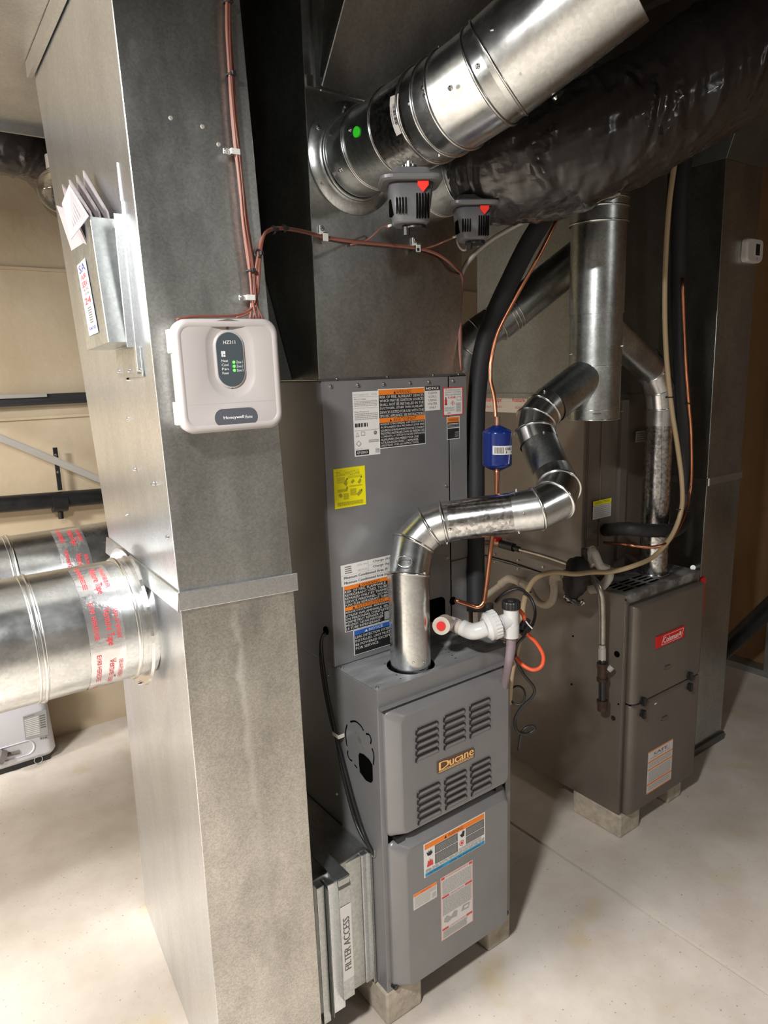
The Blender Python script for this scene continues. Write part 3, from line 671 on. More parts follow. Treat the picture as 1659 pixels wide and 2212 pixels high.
sticker('lighting_instructions_label', LDOOR, st4(((954, 2034), (1022, 1987), (1020, 1857), (951, 1898)), -LD-.0002), ['swt', 'spk', 'sr', 'sg'], [
    ('r', .0, .0, .03, 1, 'spk'), ('r', .97, .0, 1, 1, 'spk'), ('r', .0, .0, 1, .01, 'spk'), ('r', 0, .99, 1, 1, 'spk'),
    ('r', .02, .955, .12, .99, 'sr'), ('r', .88, .955, .98, .99, 'sr'), ('t', .15, .965, .85, .985, 'FOR YOUR SAFETY READ BEFORE OPERATING', 'sr'),
    ('p', .05, .70, .95, .94, 'sg', 12), ('r', .03, .66, .25, .69, 'sr'), ('r', .75, .66, .97, .69, 'sr'), ('t', .28, .663, .72, .685, 'OPERATING INSTRUCTIONS', 'sr'),
    ('p', .05, .38, .95, .65, 'sg', 14), ('poly', [(.08, .28), (.2, .24), (.34, .27), (.48, .25), (.50, .34), (.40, .36), (.30, .30), (.18, .36), (.10, .33)], 'sg'),
    ('poly', [(.62, .28), (.85, .27), (.9, .35), (.68, .36)], 'sg'), ('r', .72, .30, .84, .335, 'swt'), ('r', .03, .15, .22, .18, 'sr'), ('r', .78, .15, .97, .18, 'sr'),
    ('t', .25, .155, .75, .175, 'TO TURN OFF GAS TO APPLIANCE', 'sr'), ('p', .05, .02, .8, .14, 'sg', 6)])
sticker('top_sticker', t, [V(.30, .10, FZ1+.0004), V(.345, .085, FZ1+.0004), V(.355, .115, FZ1+.0004), V(.31, .13, FZ1+.0004)], ['sg', 'swt'], [('p', .1, .2, .9, .8, 'swt', 3)])
# support blocks
def cblock(label, x0, y0, x1, y1, h, z0=0):
    bm = B(); box(bm, x0, y0, z0, x1, y1, h); o = obj('concrete_block', bm, 'block', None, bev=.006); tag(o, label, 'block', 'concrete blocks under the furnaces'); o.data.name = 'concrete_block'; return o
cblock('concrete block under left front corner of the grey furnace', -.004, -.004, .112, .19, .10)
cblock('concrete block under right front corner of the grey furnace', .372, .006, .462, .20, .10)

# ================================================================ COIL CABINET on the grey furnace
CY, CZ0, CZ1, CX = .176, .94, 1.658, .458
t = thing('evaporator_coil_cabinet', 'grey coil cabinet covered in warning labels on top of the grey furnace', 'coil cabinet', (.226, .4, CZ0))
COIL = t
bm = B(); box(bm, -.003, CY+.002, CZ0+.001, CX-.002, FD, CZ1); obj('cabinet', bm, 'grey', t, bev=.002)
bm = B(); box(bm, -.003, CY-.001, CZ0+.002, .392, CY+.002, CZ1); PANEL = obj('front_panel', bm, 'grey', t, bev=.0012)
bm = B(); box(bm, .3955, CY-.002, CZ0+.21, CX+.0, CY+.002, CZ1+.002); box(bm, .3955, CY-.002, CZ0+.002, CX, CY+.002, CZ0+.205); box(bm, .396, CY-.002, CZ1-.002, CX+.001, CY+.03, CZ1+.002)
STRIP = obj('side_strip', bm, 'grey', t, bev=.0008)
bm = B(); box(bm, .392, CY-.0002, CZ0+.002, .3955, CY+.001, CZ1); obj('panel_seam', bm, 'void', t)
for x in (.022, .10, .178, .262, .325, .41): screw(t, V(x, CY-.001, CZ1-.013), (0, -1, 0), .0042)
for x in (.04, .19, .34, .43): screw(t, V(x, CY+.0, CZ1+.004), (0, -1, .3), .003)
for px, py in ((963, 1049), (966, 1205), (960, 1164)):
    p = fpix(px, py, CY-.002); screw(t, p, (0, -1, 0), .0036)
for (px, py, r) in ((979, 1298, .012),):
    p = fpix(px, py, CY-.003); bm = B(); cyl(bm, p+V(0, .003, 0), p, r); obj('tube_opening', bm, 'void', t)
p = fpix(942, 1362, CY-.003); bm = B(); loft(bm, [[V(a, y, b) for a, b in rrect(p.x-.03, .985, p.x+.035, 1.05, .015, 4)] for y in (CY-.001, CY-.0035)]); obj('drain_opening', bm, 'void', t)
p = at(705, 1362, 'x', -.003); bm = B(); cyl(bm, V(-.003, p.y, p.z), V(-.006, p.y, p.z), .011); obj('side_opening', bm, 'void', t)
CS = CY-.0012
sticker('rating_plate', PANEL, st4(((770, 988), (823, 979), (815, 843), (757, 848)), CS), ['sw', 'sk', 'sg', 'sd'], [
    ('t', .03, .935, .62, .965, 'MATCHABLE KITS', 'sg'), ('t', .72, .94, .95, .965, 'R454B', 'sg'), ('r', .02, .915, .98, .92, 'sg'), ('t', .05, .87, .5, .895, 'M/N C1TXH0A', 'sd'), ('p', .05, .77, .95, .86, 'sg', 4),
    ('r', .02, .745, .98, .749, 'sg'), ('t', .05, .68, .6, .70, 'Max Pressure', 'sd'), ('p', .05, .56, .95, .67, 'sg', 4),
    ('r', .05, .455, .11, .515, 'sk'), ('r', .12, .455, .15, .515, 'sk'), ('r', .17, .455, .24, .515, 'sk'), ('r', .27, .455, .31, .515, 'sk'), ('r', .33, .455, .36, .515, 'sk'), ('r', .40, .455, .46, .515, 'sk'), ('r', .5, .455, .53, .515, 'sk'),
    ('r', .02, .40, .98, .404, 'sg'), ('poly', [(.06, .31), (.20, .31), (.13, .38)], 'sg'), ('poly', [(.09, .32), (.17, .32), (.13, .36)], 'sw'), ('r', .26, .32, .42, .38, 'sg'), ('r', .28, .33, .40, .37, 'sw'),
    ('poly', [(.82+.07*math.cos(a*.63), .35+.03*math.sin(a*.63)) for a in range(10)], 'sd'), ('t', .76, .335, .88, .365, 'ETL', 'sw'),
    ('poly', [(.05, .20), (.16, .25), (.27, .20), (.16, .15)], 'sg'), ('poly', [(.09, .20), (.16, .235), (.23, .20), (.16, .165)], 'sw'), ('p', .55, .20, .97, .25, 'sg', 2), ('t', .05, .11, .3, .125, 'Made in USA', 'sg'),
    ('r', .04, .02, .54, .095, 'sk'), ('t', .08, .035, .50, .08, 'ADP LENNOX', 'sw'), ('p', .8, .03, .97, .10, 'sg', 4)])
sticker('warning_label', PANEL, st4(((824, 971), (921, 957), (915, 835), (812, 842)), CS-.0006), ['sw', 'so', 'sk'], [
    ('r', .01, .015, .99, .985, 'sk'), ('r', .01, .90, .99, .985, 'so'), ('t', .38, .91, .70, .97, 'WARNING', 'sk'), ('poly', [(.32, .912), (.37, .912), (.345, .965)], 'sk')] +
    [('t', .03, .90-.0637*(k+1)+.006, x1, .90-.0637*(k+1)+.052, s, 'sw') for k, (s, x1) in enumerate((('RISK OF FIRE. AUXILIARY DEVICES', .97), ('WHICH MAY BE IGNITION SOURCES', .97), ('SHALL NOT BE INSTALLED IN THE', .97), ('DUCTWORK, OTHER THAN AUXILIARY', .97), ('DEVICES LISTED FOR USE WITH THE', .97), ('SPECIFIC APPLIANCE. SEE INSTRUCTIONS.', .98)))] +
    [('r', .01, .435, .99, .515, 'so'), ('t', .30, .445, .80, .505, 'AVERTISSEMENT', 'sk'), ('poly', [(.22, .447), (.27, .447), (.245, .50)], 'sk')] +
    [('t', .03, .435-.0515*(k+1)+.006, x1, .435-.0515*(k+1)+.044, s, 'sw') for k, (s, x1) in enumerate((("RISQUE D'INCENDIE. LES DISPOSITIFS", .97), ('AUXILIAIRES QUI PEUVENT ETRE DES', .97), ("SOURCES D'INFLAMMATION NE DOIVENT", .97), ('PAS ETRE INSTALLES DANS LE RESEAU DE', .97), ("CONDUITS, A L'EXCEPTION DES DISPOSITIFS", .98), ('AUXILIAIRES ENUMERES POUR UNE', .84), ("UTILISATION AVEC L'APPAREIL", .84), ('SPECIFIQUE. VOIR LES INSTRUCTIONS.', .84)))])
sticker('notice_label', PANEL, st4(((919, 888), (951, 885), (949, 833), (916, 835)), CS-.0003), ['sw', 'sk'], [
    ('r', 0, .82, 1, 1, 'sk'), ('t', .08, .86, .92, .96, 'NOTICE', 'sw', 0, .01)]+[('t', a, .68-.15*k, 1-a, .77-.15*k, s, 'sk') for k, (s, a) in enumerate((('CLEAN', .2), ('COILS', .24), ('USING', .24), ('WATER', .2), ('ONLY', .27)))])
sticker('refrigerant_label', STRIP, st4(((958, 899), (1001, 895), (999, 835), (955, 838)), CY-.0022), ['sr', 'sw', 'sd', 'sg'], [
    ('r', .05, .035, .95, .965, 'sw'), ('t', .10, .87, .88, .93, 'THIS UNIT INCLUDES SPECIFIC', 'sd'), ('t', .10, .79, .9, .85, 'EQUIPMENT CONTAINING', 'sd'), ('t', .10, .71, .9, .77, 'WITH A-CLASS REFRIGERANT', 'sd'),
    ('t', .26, .60, .62, .68, 'R-454B', 'sr', 0, .012), ('r', .08, .42, .20, .58, 'sr'), ('r', .08, .38, .20, .44, 'sd'), ('r', .11, .58, .17, .66, 'sd'), ('poly', [(.36, .44), (.47, .53), (.58, .44), (.47, .35)], 'sr'), ('poly', [(.39, .44), (.47, .505), (.55, .44), (.47, .375)], 'sw'), ('r', .45, .41, .49, .47, 'sd'),
    ('r', .68, .52, .90, .66, 'sg'), ('r', .70, .54, .88, .64, 'sw'), ('t', .08, .24, .55, .30, 'REFRIGERANT', 'sg'), ('t', .08, .16, .55, .22, 'SAFETY GROUP', 'sg'), ('t', .2, .07, .36, .13, 'A2L', 'sd'), ('p', .64, .12, .88, .45, 'sg', 6)])
sticker('caution_label', STRIP, st4(((966, 950), (993, 947), (992, 899), (964, 900)), CY-.0022), ['sw', 'so', 'sk', 'sg'], [
    ('r', .04, .03, .96, .97, 'sk'), ('r', .04, .75, .96, .97, 'so'), ('t', .12, .80, .90, .92, 'WARNING', 'sk'), ('r', .1, .67, .92, .695, 'sw'), ('r', .06, .48, .96, .52, 'sw'), ('p', .08, .53, .9, .66, 'sg', 2), ('p', .62, .08, .92, .34, 'sg', 3)])
sticker('yellow_instruction_label', PANEL, st4(((725, 1100), (791, 1089), (787, 1005), (718, 1014)), CS), ['sy', 'syd', 'sk'], [
    ('r', .02, .985, .98, .992, 'syd'), ('t', .08, .93, .80, .955, 'IMPORTANT INSTALLATION INSTRUCTIONS', 'syd'), ('p', .08, .80, .82, .92, 'syd', 4), ('p', .10, .62, .35, .78, 'syd', 6), ('p', .45, .72, .9, .79, 'syd', 3),
    ('poly', [(.30, .60), (.36, .70), (.42, .72), (.40, .60), (.46, .66), (.38, .54)], 'syd'), ('poly', [(.52, .62), (.60, .70), (.66, .64), (.58, .58)], 'syd'), ('poly', [(.74, .60), (.84, .70), (.88, .62), (.80, .55)], 'syd'), ('poly', [(.38, .71), (.43, .75), (.44, .70)], 'sk'), ('poly', [(.84, .71), (.88, .75), (.89, .70)], 'sk'),
    ('p', .48, .50, .9, .54, 'syd', 2), ('p', .10, .40, .36, .48, 'syd', 4), ('poly', [(.12, .34), (.2, .38), (.26, .30), (.18, .26)], 'syd'), ('p', .28, .20, .46, .36, 'syd', 5), ('poly', [(.34, .42), (.40, .55), (.44, .50), (.40, .40)], 'syd'), ('p', .50, .28, .70, .46, 'syd', 7), ('poly', [(.70, .30), (.82, .42), (.88, .34), (.76, .24)], 'syd'), ('poly', [(.84, .38), (.88, .42), (.89, .36)], 'sk'), ('p', .08, .05, .9, .15, 'syd', 4)])
sticker('charge_label', PANEL, st4(((738, 1265), (850, 1244), (849, 1199), (735, 1221)), CS), ['sw', 'sk', 'sg', 'sd'], [
    ('r', .0, .485, 1, .495, 'sg'), ('r', .0, .235, 1, .245, 'sg'), ('r', .5, .5, .508, 1, 'sg'), ('r', .5, .735, 1, .745, 'sg'), ('p', .07, .55, .2, .93, 'sd', 4), ('t', .30, .82, .48, .91, 'COIL 36B', 'sg'), ('t', .30, .56, .48, .65, '108175-01', 'sg'),
    ('t', .60, .79, .93, .93, 'Charge (lb)', 'sk', 0, .002), ('t', .60, .54, .93, .69, 'Charge (kg)', 'sk', 0, .002), ('t', .05, .28, .93, .44, 'Minimum Conditioned Area (ft2)', 'sk', 0, .0015), ('t', .05, .04, .93, .20, 'Minimum Conditioned Area (m2)', 'sk', 0, .0015)])
sticker('flammable_warning_label', PANEL, st4(((746, 1363), (870, 1334), (870, 1236), (740, 1266)), CS-.0004), ['sw', 'so', 'sk', 'sg'], [
    ('r', .012, .015, .80, .985, 'sk'), ('r', .82, .015, .99, .985, 'sk'), ('r', .012, .90, .80, .985, 'so'), ('r', .82, .9, .99, .985, 'so'), ('t', .30, .905, .60, .97, 'WARNING', 'sk'), ('poly', [(.24, .907), (.28, .907), (.26, .965)], 'sk')] +
    [('t', .02, .90-.072*(k+1)+.006, x1, .90-.072*(k+1)+.060, s, 'sw') for k, (s, x1) in enumerate((('RISK OF FIRE. FLAMMABLE', .70), ('REFRIGERANT USED. TO BE', .72), ('REPAIRED ONLY BY TRAINED', .75), ('SERVICE PERSONNEL. DO NOT', .78), ('PUNCTURE REFRIGERANT TUBING.', .79)))] +
    [('r', .012, .455, .80, .535, 'so'), ('r', .82, .455, .99, .535, 'so'), ('t', .20, .465, .68, .525, 'AVERTISSEMENT', 'sk'), ('poly', [(.13, .467), (.18, .467), (.155, .52)], 'sk')] +
    [('t', .02, .455-.070*(k+1)+.006, x1, .455-.070*(k+1)+.058, s, 'sw') for k, (s, x1) in enumerate((("RISQUE D'INCENDIE. REFRIGERANT", .79), ('UTILISE INFLAMMABLE. SEUL', .78), ("UN PERSONNEL D'ENTRETIEN", .78), ('FORME PEUT REPARER CE', .64), ('PRODUIT. NE PAS PERFORER', .64), ('LE TUBE REFRIGERANT.', .60)))] + [('r', .66, .04, .78, .22, 'sg')] +
    [('t', .83, .82-.085*k, .98, .87-.085*k, s, 'sw') for k, s in enumerate(('RIESG', 'REFRI', 'INFLA', 'LA RE'))] + [('t', .83, .39-.085*k, .98, .44-.085*k, s, 'sw') for k, s in enumerate(('PELIG', 'GASES', 'USADO', 'SOLO P'))])
sticker('leak_notice_label', PANEL, st4(((765, 1411), (878, 1386), (878, 1332), (763, 1360)), CS-.0008), ['sw', 'sb', 'sk'], [
    ('r', .012, .02, .70, .98, 'sk'), ('r', .715, .02, .99, .98, 'sk'), ('r', .012, .80, .70, .98, 'sb'), ('r', .715, .80, .99, .98, 'sb'), ('t', .28, .83, .54, .94, 'NOTICE', 'sw'), ('poly', [(.20, .83), (.26, .83), (.23, .93)], 'sw')] +
    [('t', .03, .66-.15*k, x1, .76-.15*k, s, 'sw') for k, (s, x1) in enumerate((('LEAK DETECTION SYSTEM', .69), ('INSTALLED. UNIT MUST', .68), ('BE POWERED EXCEPT', .68), ('FOR SERVICE.', .46)))] + [('t', .73, .66-.13*k, .97, .74-.13*k, s, 'sw') for k, s in enumerate(('SYSTEME', 'DE DET', "DOIT ETRE", 'SOUS TENS', 'SAUF MAINT'))])

# ================================================================ SUPPLY PLENUM above the coil
PY = .178
t = thing('supply_plenum', 'dark galvanized supply plenum rising above the grey coil cabinet', 'duct', (.22, .4, CZ1))
bm = B(); box(bm, -.008, PY, CZ1+.0015, .448, FD, 2.62); obj('plenum_body', bm, 'galv', t, bev=.0015)
bm = B(); strip(bm, V(-.004, PY-.0, 2.30), V(.26, PY-.0, 2.30), -.012, .012, V(0, -.006, 0), .9); obj('joint_cleat', bm, 'galv', t)
bm = B(); box(bm, -.012, PY-.004, CZ1+.0, .452, PY+.001, CZ1+.006); obj('bottom_hem', bm, 'galv_dark', t)
bm = B(); box(bm, .015, PY-.010, 2.29, .026, PY, 2.62); obj('standing_seam', bm, 'galv_dark', t)
# flared branch duct leaving the plenum top
a0 = at(690, 205, 'y', PY-.001); a1 = at(775, 235, 'y', PY-.001)
bm = B(); hexa(bm, [V(.03, PY-.001, 2.285), V(.42, PY-.001, 2.285), V(.42, PY+.25, 2.285), V(.03, PY+.25, 2.285)], [V(.075, PY-.20, 2.66), V(.60, PY-.20, 2.66), V(.60, PY+.25, 2.66), V(.075, PY+.25, 2.66)])
obj('flared_transition', bm, 'galv', t, bev=.003)
# slanted offset sheet behind riser, on the plenum's left flank
t = thing('offset_duct', 'narrow dark tapering duct in shadow between the riser and the plenum', 'duct', (-.04, .4, 1.66))
bm = B(); A_ = at(632, 824, 'x', -.0095); B_ = at(566, 575, 'x', -.0095)
hexa(bm, [V(-.15, A_.y+.10, 1.662), V(-.0095, A_.y, 1.662), V(-.0095, .60, 1.662), V(-.15, .60, 1.662)], [V(-.15, B_.y+.10, B_.z), V(-.0095, B_.y, B_.z), V(-.0095, .60, B_.z), V(-.15, .60, B_.z)])
obj('duct_body', bm, 'galv', t, bev=.001)
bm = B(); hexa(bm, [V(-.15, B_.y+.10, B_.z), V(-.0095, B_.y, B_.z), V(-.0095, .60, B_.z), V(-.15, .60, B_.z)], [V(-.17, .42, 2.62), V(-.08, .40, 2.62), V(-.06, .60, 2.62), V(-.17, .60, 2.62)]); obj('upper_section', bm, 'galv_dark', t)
# ================================================================ ROUND SUPPLY DUCT with damper
t = thing('round_supply_duct', 'shiny round supply duct with green dot sticker rising to the right from the plenum', 'duct', (.11, PY, 2.157))
cz = V(.112, PY, 2.157); rD = .088
E1 = V(.118, -.275, 2.185); up2 = dp(1275, -10, 1.17)
bm = B(); n = 48
loft(bm, [[V(cz.x+rr*math.cos(2*PI*k/n), y, cz.z+rr*math.sin(2*PI*k/n)) for k in range(n)] for y, rr in ((PY-.001, .121), (PY-.004, .121), (PY-.0045, .095), (PY-.012, rD+.001))], 0, False, False, True)
ring_at(bm, cz+V(0, -.016, 0), (0, 1, 0), rD, .006, 0, 48)
obj('collar_flange', bm, 'pipe_dull', t)
for an in (100, 150, 215, 330): screw(t, cz+V(.108*math.cos(math.radians(an)), -.004, .108*math.sin(math.radians(an))), (0, -1, 0), .0045)
ax = (E1-cz).normalized(); q1 = cz+ax*.02; q2 = cz+ax*.085; q3 = cz+ax*.185; q4 = cz+ax*.29
bm = B(); ducts(bm, [q1, q2], rD, 0, 48, capends=False); ring_at(bm, q2, ax, rD+.001, .003, 1, 48); obj('starter_collar', bm, ['pipe', 'bead'], t)
bm = B(); ducts(bm, [q2, q3], rD-.001, 0, 48, capends=False); ring_at(bm, q2+ax*.004, ax, rD, .002, 1, 48); obj('damper_section', bm, ['pipe_dull', 'bead'], t)
bm = B(); ducts(bm, [q3, q4], rD+.002, 0, 48, capends=False); ring_at(bm, q3, ax, rD+.002, .003, 1, 48); ring_at(bm, q4-ax*.012, ax, rD+.002, .0035, 1, 48); obj('spangled_sleeve', bm, ['pipe_spang', 'bead'], t)
g1 = q4+ax*.065; g2 = g1+(ax+(up2-E1).normalized()*.6).normalized()*.075; d2 = (up2-E1).normalized()
bm = B(); ducts(bm, [q4, q4+ax*.03, g1, g2, g2+d2*.03], rD+.002, .0035, 48, 0, 1, capends=False); obj('elbow', bm, ['pipe', 'bead'], t)
bm = B(); ducts(bm, [g2+d2*.02, up2+d2*.06], rD+.004, 0, 48, capends=False); ring_at(bm, g2+d2*.02, d2, rD+.004, .003, 1, 48)
obj('upper_section', bm, ['pipe', 'bead'], t)
for p, nrm in ((dp(1125, 158, 1.16), V(-.4, -1, .1)), (dp(1062, 66, 1.18), V(-.6, -.5, .7)), (dp(1032, 143, 1.22), V(-.6, -.8, .2))):
    pass
def on_cyl(px, py, p0, d, r):
    """point where the sight line meets a pipe, used to seat screws and labels on it"""
    dr = (RR*((px-829.5)/FPX)+DD*((py-1106)/FPX)+FF).normalized(); d = d.normalized()
    w0 = CAMP-p0; a = dr-d*dr.dot(d); b = w0-d*w0.dot(d)
    A_, B_, C_ = a.dot(a), 2*a.dot(b), b.dot(b)-r*r; disc = B_*B_-4*A_*C_
    if disc < 0: disc = 0
    tt = (-B_-math.sqrt(disc))/(2*A_); p = CAMP+dr*tt; nn = (p-p0); nn = (nn-d*nn.dot(d)).normalized()
    return p, nn
for px, py in ((756, 281), (733, 370), (915, 190), (883, 224), (950, 334), (1032, 143), (919, 206), (973, 190)):
    p, nn = on_cyl(px, py, cz, ax, rD+.002); screw(t, p, nn, .0038)
for px, py in ((1063, 64), (1124, 158), (1199, 210)):
    p, nn = on_cyl(px, py, g2, d2, rD+.004); screw(t, p, nn, .004)
p, nn = on_cyl(770, 285, cz, ax, rD); u_, v_ = perp(nn); bm = B(); cyl(bm, p-nn*.001, p+nn*.0015, .0105, n=24); obj('green_dot_sticker', bm, 'sgr', t)
def cyl_label(name, parent, pix, p0, d, r, mats, items, label=None, N=8):
    """label that wraps a pipe: bl,br,tr,tl pixels seated on the pipe surface"""
    P = [on_cyl(*p, p0, d, r+.0006) for p in pix]; C0 = p0
    dn = d.normalized()
    def F(a, b, c=0):
        q = (P[0][0]*(1-a)+P[1][0]*a)*(1-b)+(P[3][0]*(1-a)+P[2][0]*a)*b
        k = q-C0; axp = C0+dn*k.dot(dn); o = (q-axp).normalized(); return axp+o*(r+.0006+c)
    bm = B(); mi = {k: i for i, k in enumerate(mats)}
    G = [[bm.verts.new(F(i/N, j/N)) for i in range(N+1)] for j in range(N+1)]
    for j in range(N):
        for i in range(N): bm.faces.new((G[j][i], G[j][i+1], G[j+1][i+1], G[j+1][i]))
    for it in items:
        if it[0] == 'r': quad(bm, [F(it[1], it[2], .0006), F(it[3], it[2], .0006), F(it[3], it[4], .0006), F(it[1], it[4], .0006)], mi[it[5]])
        else: text(bm, F, *it[1:5], it[5], mi[it[6]], .0007, it[7] if len(it) > 7 else 0)
    return obj(name, bm, mats, parent)
random.seed(11)
cyl_label('barcode_label', t, ((857, 294), (873, 284), (861, 202), (843, 209)), cz, ax, rD+.002, ['swt', 'sk'],
          [('r', .35, .26+.028*k, .75, .26+.028*k+random.choice((.008, .014, .02)), 'sk') for k in range(18)]+[('t', .12, .3, .22, .7, 'DAMPER ZD7', 'sk', 90), ('t', .80, .1, .88, .22, '7 IN', 'sk', 90)])
bm = B(); p, nn = on_cyl(883, 165, cz, ax, rD); p = cz+ax*(p-cz).dot(ax)+V(0, 0, rD-.003); cyl(bm, p, p+V(0, 0, .028), .0028, n=10); obj('damper_shaft', bm, 'bead', t)
# ---- damper actuators
def actuator(label, c, s, yaw):
    t = thing('damper_actuator', label, 'damper motor', c, 'damper motors under the supply ducts')
    c = Vector(c); Rz = Matrix.Rotation(yaw, 4, 'Z')
    F = lambda a, b, z: c+Rz@V(a*s, b*s, z*s*.92)
    bm = B(); n = 6
    L_ = lambda hx, hy, r, z: [F(a, b, z) for a, b in rrect(-hx, -hy, hx, hy, r, n)]
    loft(bm, [L_(.025, .024, .014, -.066), L_(.029, .027, .016, -.062), L_(.036, .034, .016, .0)], 0, True, True, True); 
    for f in bm.faces:
        if len(f.verts) > 4: f.smooth = False
    obj('motor_housing', bm, 'act', t)
    bm = B(); loft(bm, [L_(.046, .044, .018, .0), L_(.050, .047, .018, .003), L_(.050, .047, .018, .008), L_(.044, .04, .016, .012)], 0)
    loft(bm, [L_(.034, .03, .01, .012), L_(.030, .026, .01, .024)], 0); obj('flange', bm, 'act', t)
    bm = B()
    for k in range(4): box(bm, -.026+k*.0048, -.0335, -.052, -.0247+k*.0048, -.027, -.026, 0, F)
    for k in range(5): box(bm, .006+k*.0046, -.0340, -.060, .0078+k*.0046, -.026, -.020, 0, F)
    for k in range(4): box(bm, -.0350, -.018+k*.0050, -.052, -.027, -.0167+k*.0050, -.026, 0, F)
    obj('cooling_slots', bm, 'void', t)
    bm = B(); hexa(bm, [F(.008, -.0360, -.002), F(.0255, -.0360, -.002), F(.0255, -.033, -.002), F(.008, -.033, -.002)][:4], [F(.008, -.0375, -.001), F(.0255, -.0375, -.001), F(.0255, -.033, -.001), F(.008, -.033, -.001)])
    v = [F(.008, -.038, -.001), F(.0255, -.038, -.001), F(.0255, -.0375, -.008), F(.0168, -.037, -.019), F(.008, -.0375, -.008)]
    bk = [p+(F(0, .003, 0)-F(0, 0, 0)) for p in v]
    A_ = [bm.verts.new(p) for p in v]; B_ = [bm.verts.new(p) for p in bk]; bm.faces.new(A_)
    for i in range(5): bm.faces.new((A_[i], A_[(i+1) % 5], B_[(i+1) % 5], B_[i]))
    obj('red_pointer', bm, 'redg', t)
    bm = B(); cyl(bm, F(0, 0, .024), F(0, 0, .040), .006*s); cyl(bm, F(0, 0, .03), F(0, 0, .034), .012*s, n=6); obj('shaft_clamp', bm, 'bead', t)
    bm = B(); box(bm, -.012, -.012, -.072, -.003, -.004, -.064, 0, F); cyl(bm, F(-.008, -.008, -.084), F(-.008, -.008, -.070), .006*s); cyl(bm, F(.006, .002, -.072), F(.006, .002, -.066), .02*s, n=20)
    obj('wire_knob', bm, 'black', t)
    return t
a1c = dp(885, 402, 1.37); a2c = dp(1020, 452, 1.60)
actuator('larger-looking grey damper motor with red arrow under the shiny duct', a1c, 1.2, -.55)
actuator('grey damper motor with red arrow hanging at the black wrapped duct', a2c, 1.14, -.55)
t = thing('damper_linkage_hook', 'small grey metal hook dangling under the right damper motor', 'hook', dp(1003, 520, 1.66))
bm = B(); hk = [dp(*p, 1.66) for p in ((992, 508), (988, 520), (994, 535), (1004, 540), (1010, 530), (1008, 518))]; tube(bm, hk, .003, 8); 
hk2 = [dp(*p, 1.66) for p in ((992, 508), (998, 502), (1008, 499), (1022, 488), (1022, 478))]; tube(bm, hk2, .002, 8); obj('hook', bm, 'brace', t)

# ================================================================ BLACK WRAPPED SUPPLY DUCT
t = thing('insulated_supply_duct', 'large black plastic wrapped insulated duct sweeping up to the right corner', 'duct', (.38, PY, 2.13))
c2 = V(.365, PY, 2.14)
bm = B(); ducts(bm, [c2, c2+V(0, -.16, 0)], .085, 0, 40); ring_at(bm, c2+V(0, -.02, 0), (0, 1, 0), .085, .004, 0, 40); ring_at(bm, c2+V(0, -.12, 0), (0, 1, 0), .086, .003, 0, 40); obj('starter_collar', bm, 'pipe', t)
path = [c2+V(0, -.11, .0), c2+V(.01, -.155, .005), dp(1085, 362, 1.62), dp(1190, 338, 1.60), dp(1310, 292, 1.59), dp(1425, 228, 1.60), dp(1560, 140, 1.64), dp(1700, 50, 1.70), dp(1860, -70, 1.80)]
def wr(i, k, f): return 1-.022*abs(math.sin(i*.55+1.1*math.sin(k*.26)))-.012*abs(math.sin(i*1.3+k*.35+math.sin(k*.5)))+.008*math.sin(i*1.9+k*.7)+.006*math.sin(i*3.3-k*1.3)+.012*math.sin(k*2.1+i*.45)+.02*math.sin(i*.33+k*.35)
bm = B(); tube(bm, path, .14, 72, 0, 14, rfun=lambda f: .088+.055*min(1, f*2.4)+.008*math.sin(f*9), jitter=wr)
o = obj('black_jacket', bm, 'film', t); 
tx = bpy.data.textures.new('wrinkle', 'CLOUDS'); tx.noise_scale = .05
bm = B(); edge = [dp(1075, 432, 1.60), dp(1110, 442, 1.60), dp(1145, 448, 1.59), dp(1180, 450, 1.59), dp(1215, 447, 1.59), dp(1245, 443, 1.59), dp(1290, 435, 1.59), dp(1340, 418, 1.59)]
tube(bm, edge, .006, 8, 0, 8, rfun=lambda f: .005*(1-.6*f)+.0015*math.sin(f*40), jitter=lambda i, k, f: 1+.5*math.sin(i*2.3+k*2)); obj('insulation_edge', bm, 'fuzz', t)

# ================================================================ FLUE VENT from the grey furnace
t = thing('flue_vent_pipe', 'bright galvanized vent pipe zigzagging from the grey furnace top to the big vertical flue', 'vent pipe', (.158, .068, FZ1))
rv = .0515
A0 = V(.158, .068, FZ1-.05); A1 = V(.158, .068, 1.175)
h0 = V(.246, .062, 1.315); h1 = V(.455, -.005, 1.362); k2 = dp(1208, 1085, 1.78); k3 = dp(1197, 1035, 1.80)
h0 = dp(938, 1132, 1.775); hm = dp(905, 1170, 1.785); h1 = dp(1118, 1106, 1.745); k2 = dp(1200, 1075, 1.79); k3 = dp(1190, 1025, 1.83); k4 = dp(1160, 950, 1.86); k5 = dp(1155, 918, 1.875); k6 = dp(1187, 873, 1.90); k7 = dp(1262, 795, 2.10)
A1 = V(.158, .068, at(885, 1225, 'y', .068).z)
bm = B(); ducts(bm, [A0, V(.158, .068, 1.14)], rv, 0, 48, capends=False); ring_at(bm, V(.158, .068, 1.135), (0, 0, 1), rv, .0015, 1, 48); obj('riser_pipe', bm, ['pipe', 'bead'], t)
bm = B(); ducts(bm, [V(.158, .068, 1.12), V(.158, .068, 1.178), dp(893, 1175, 1.785), dp(928, 1138, 1.78), dp(958, 1128, 1.775), dp(968, 1127, 1.775)], rv+.0015, .0042, 48, 0, 1, capends=False); obj('lower_elbow', bm, ['pipe', 'bead'], t)
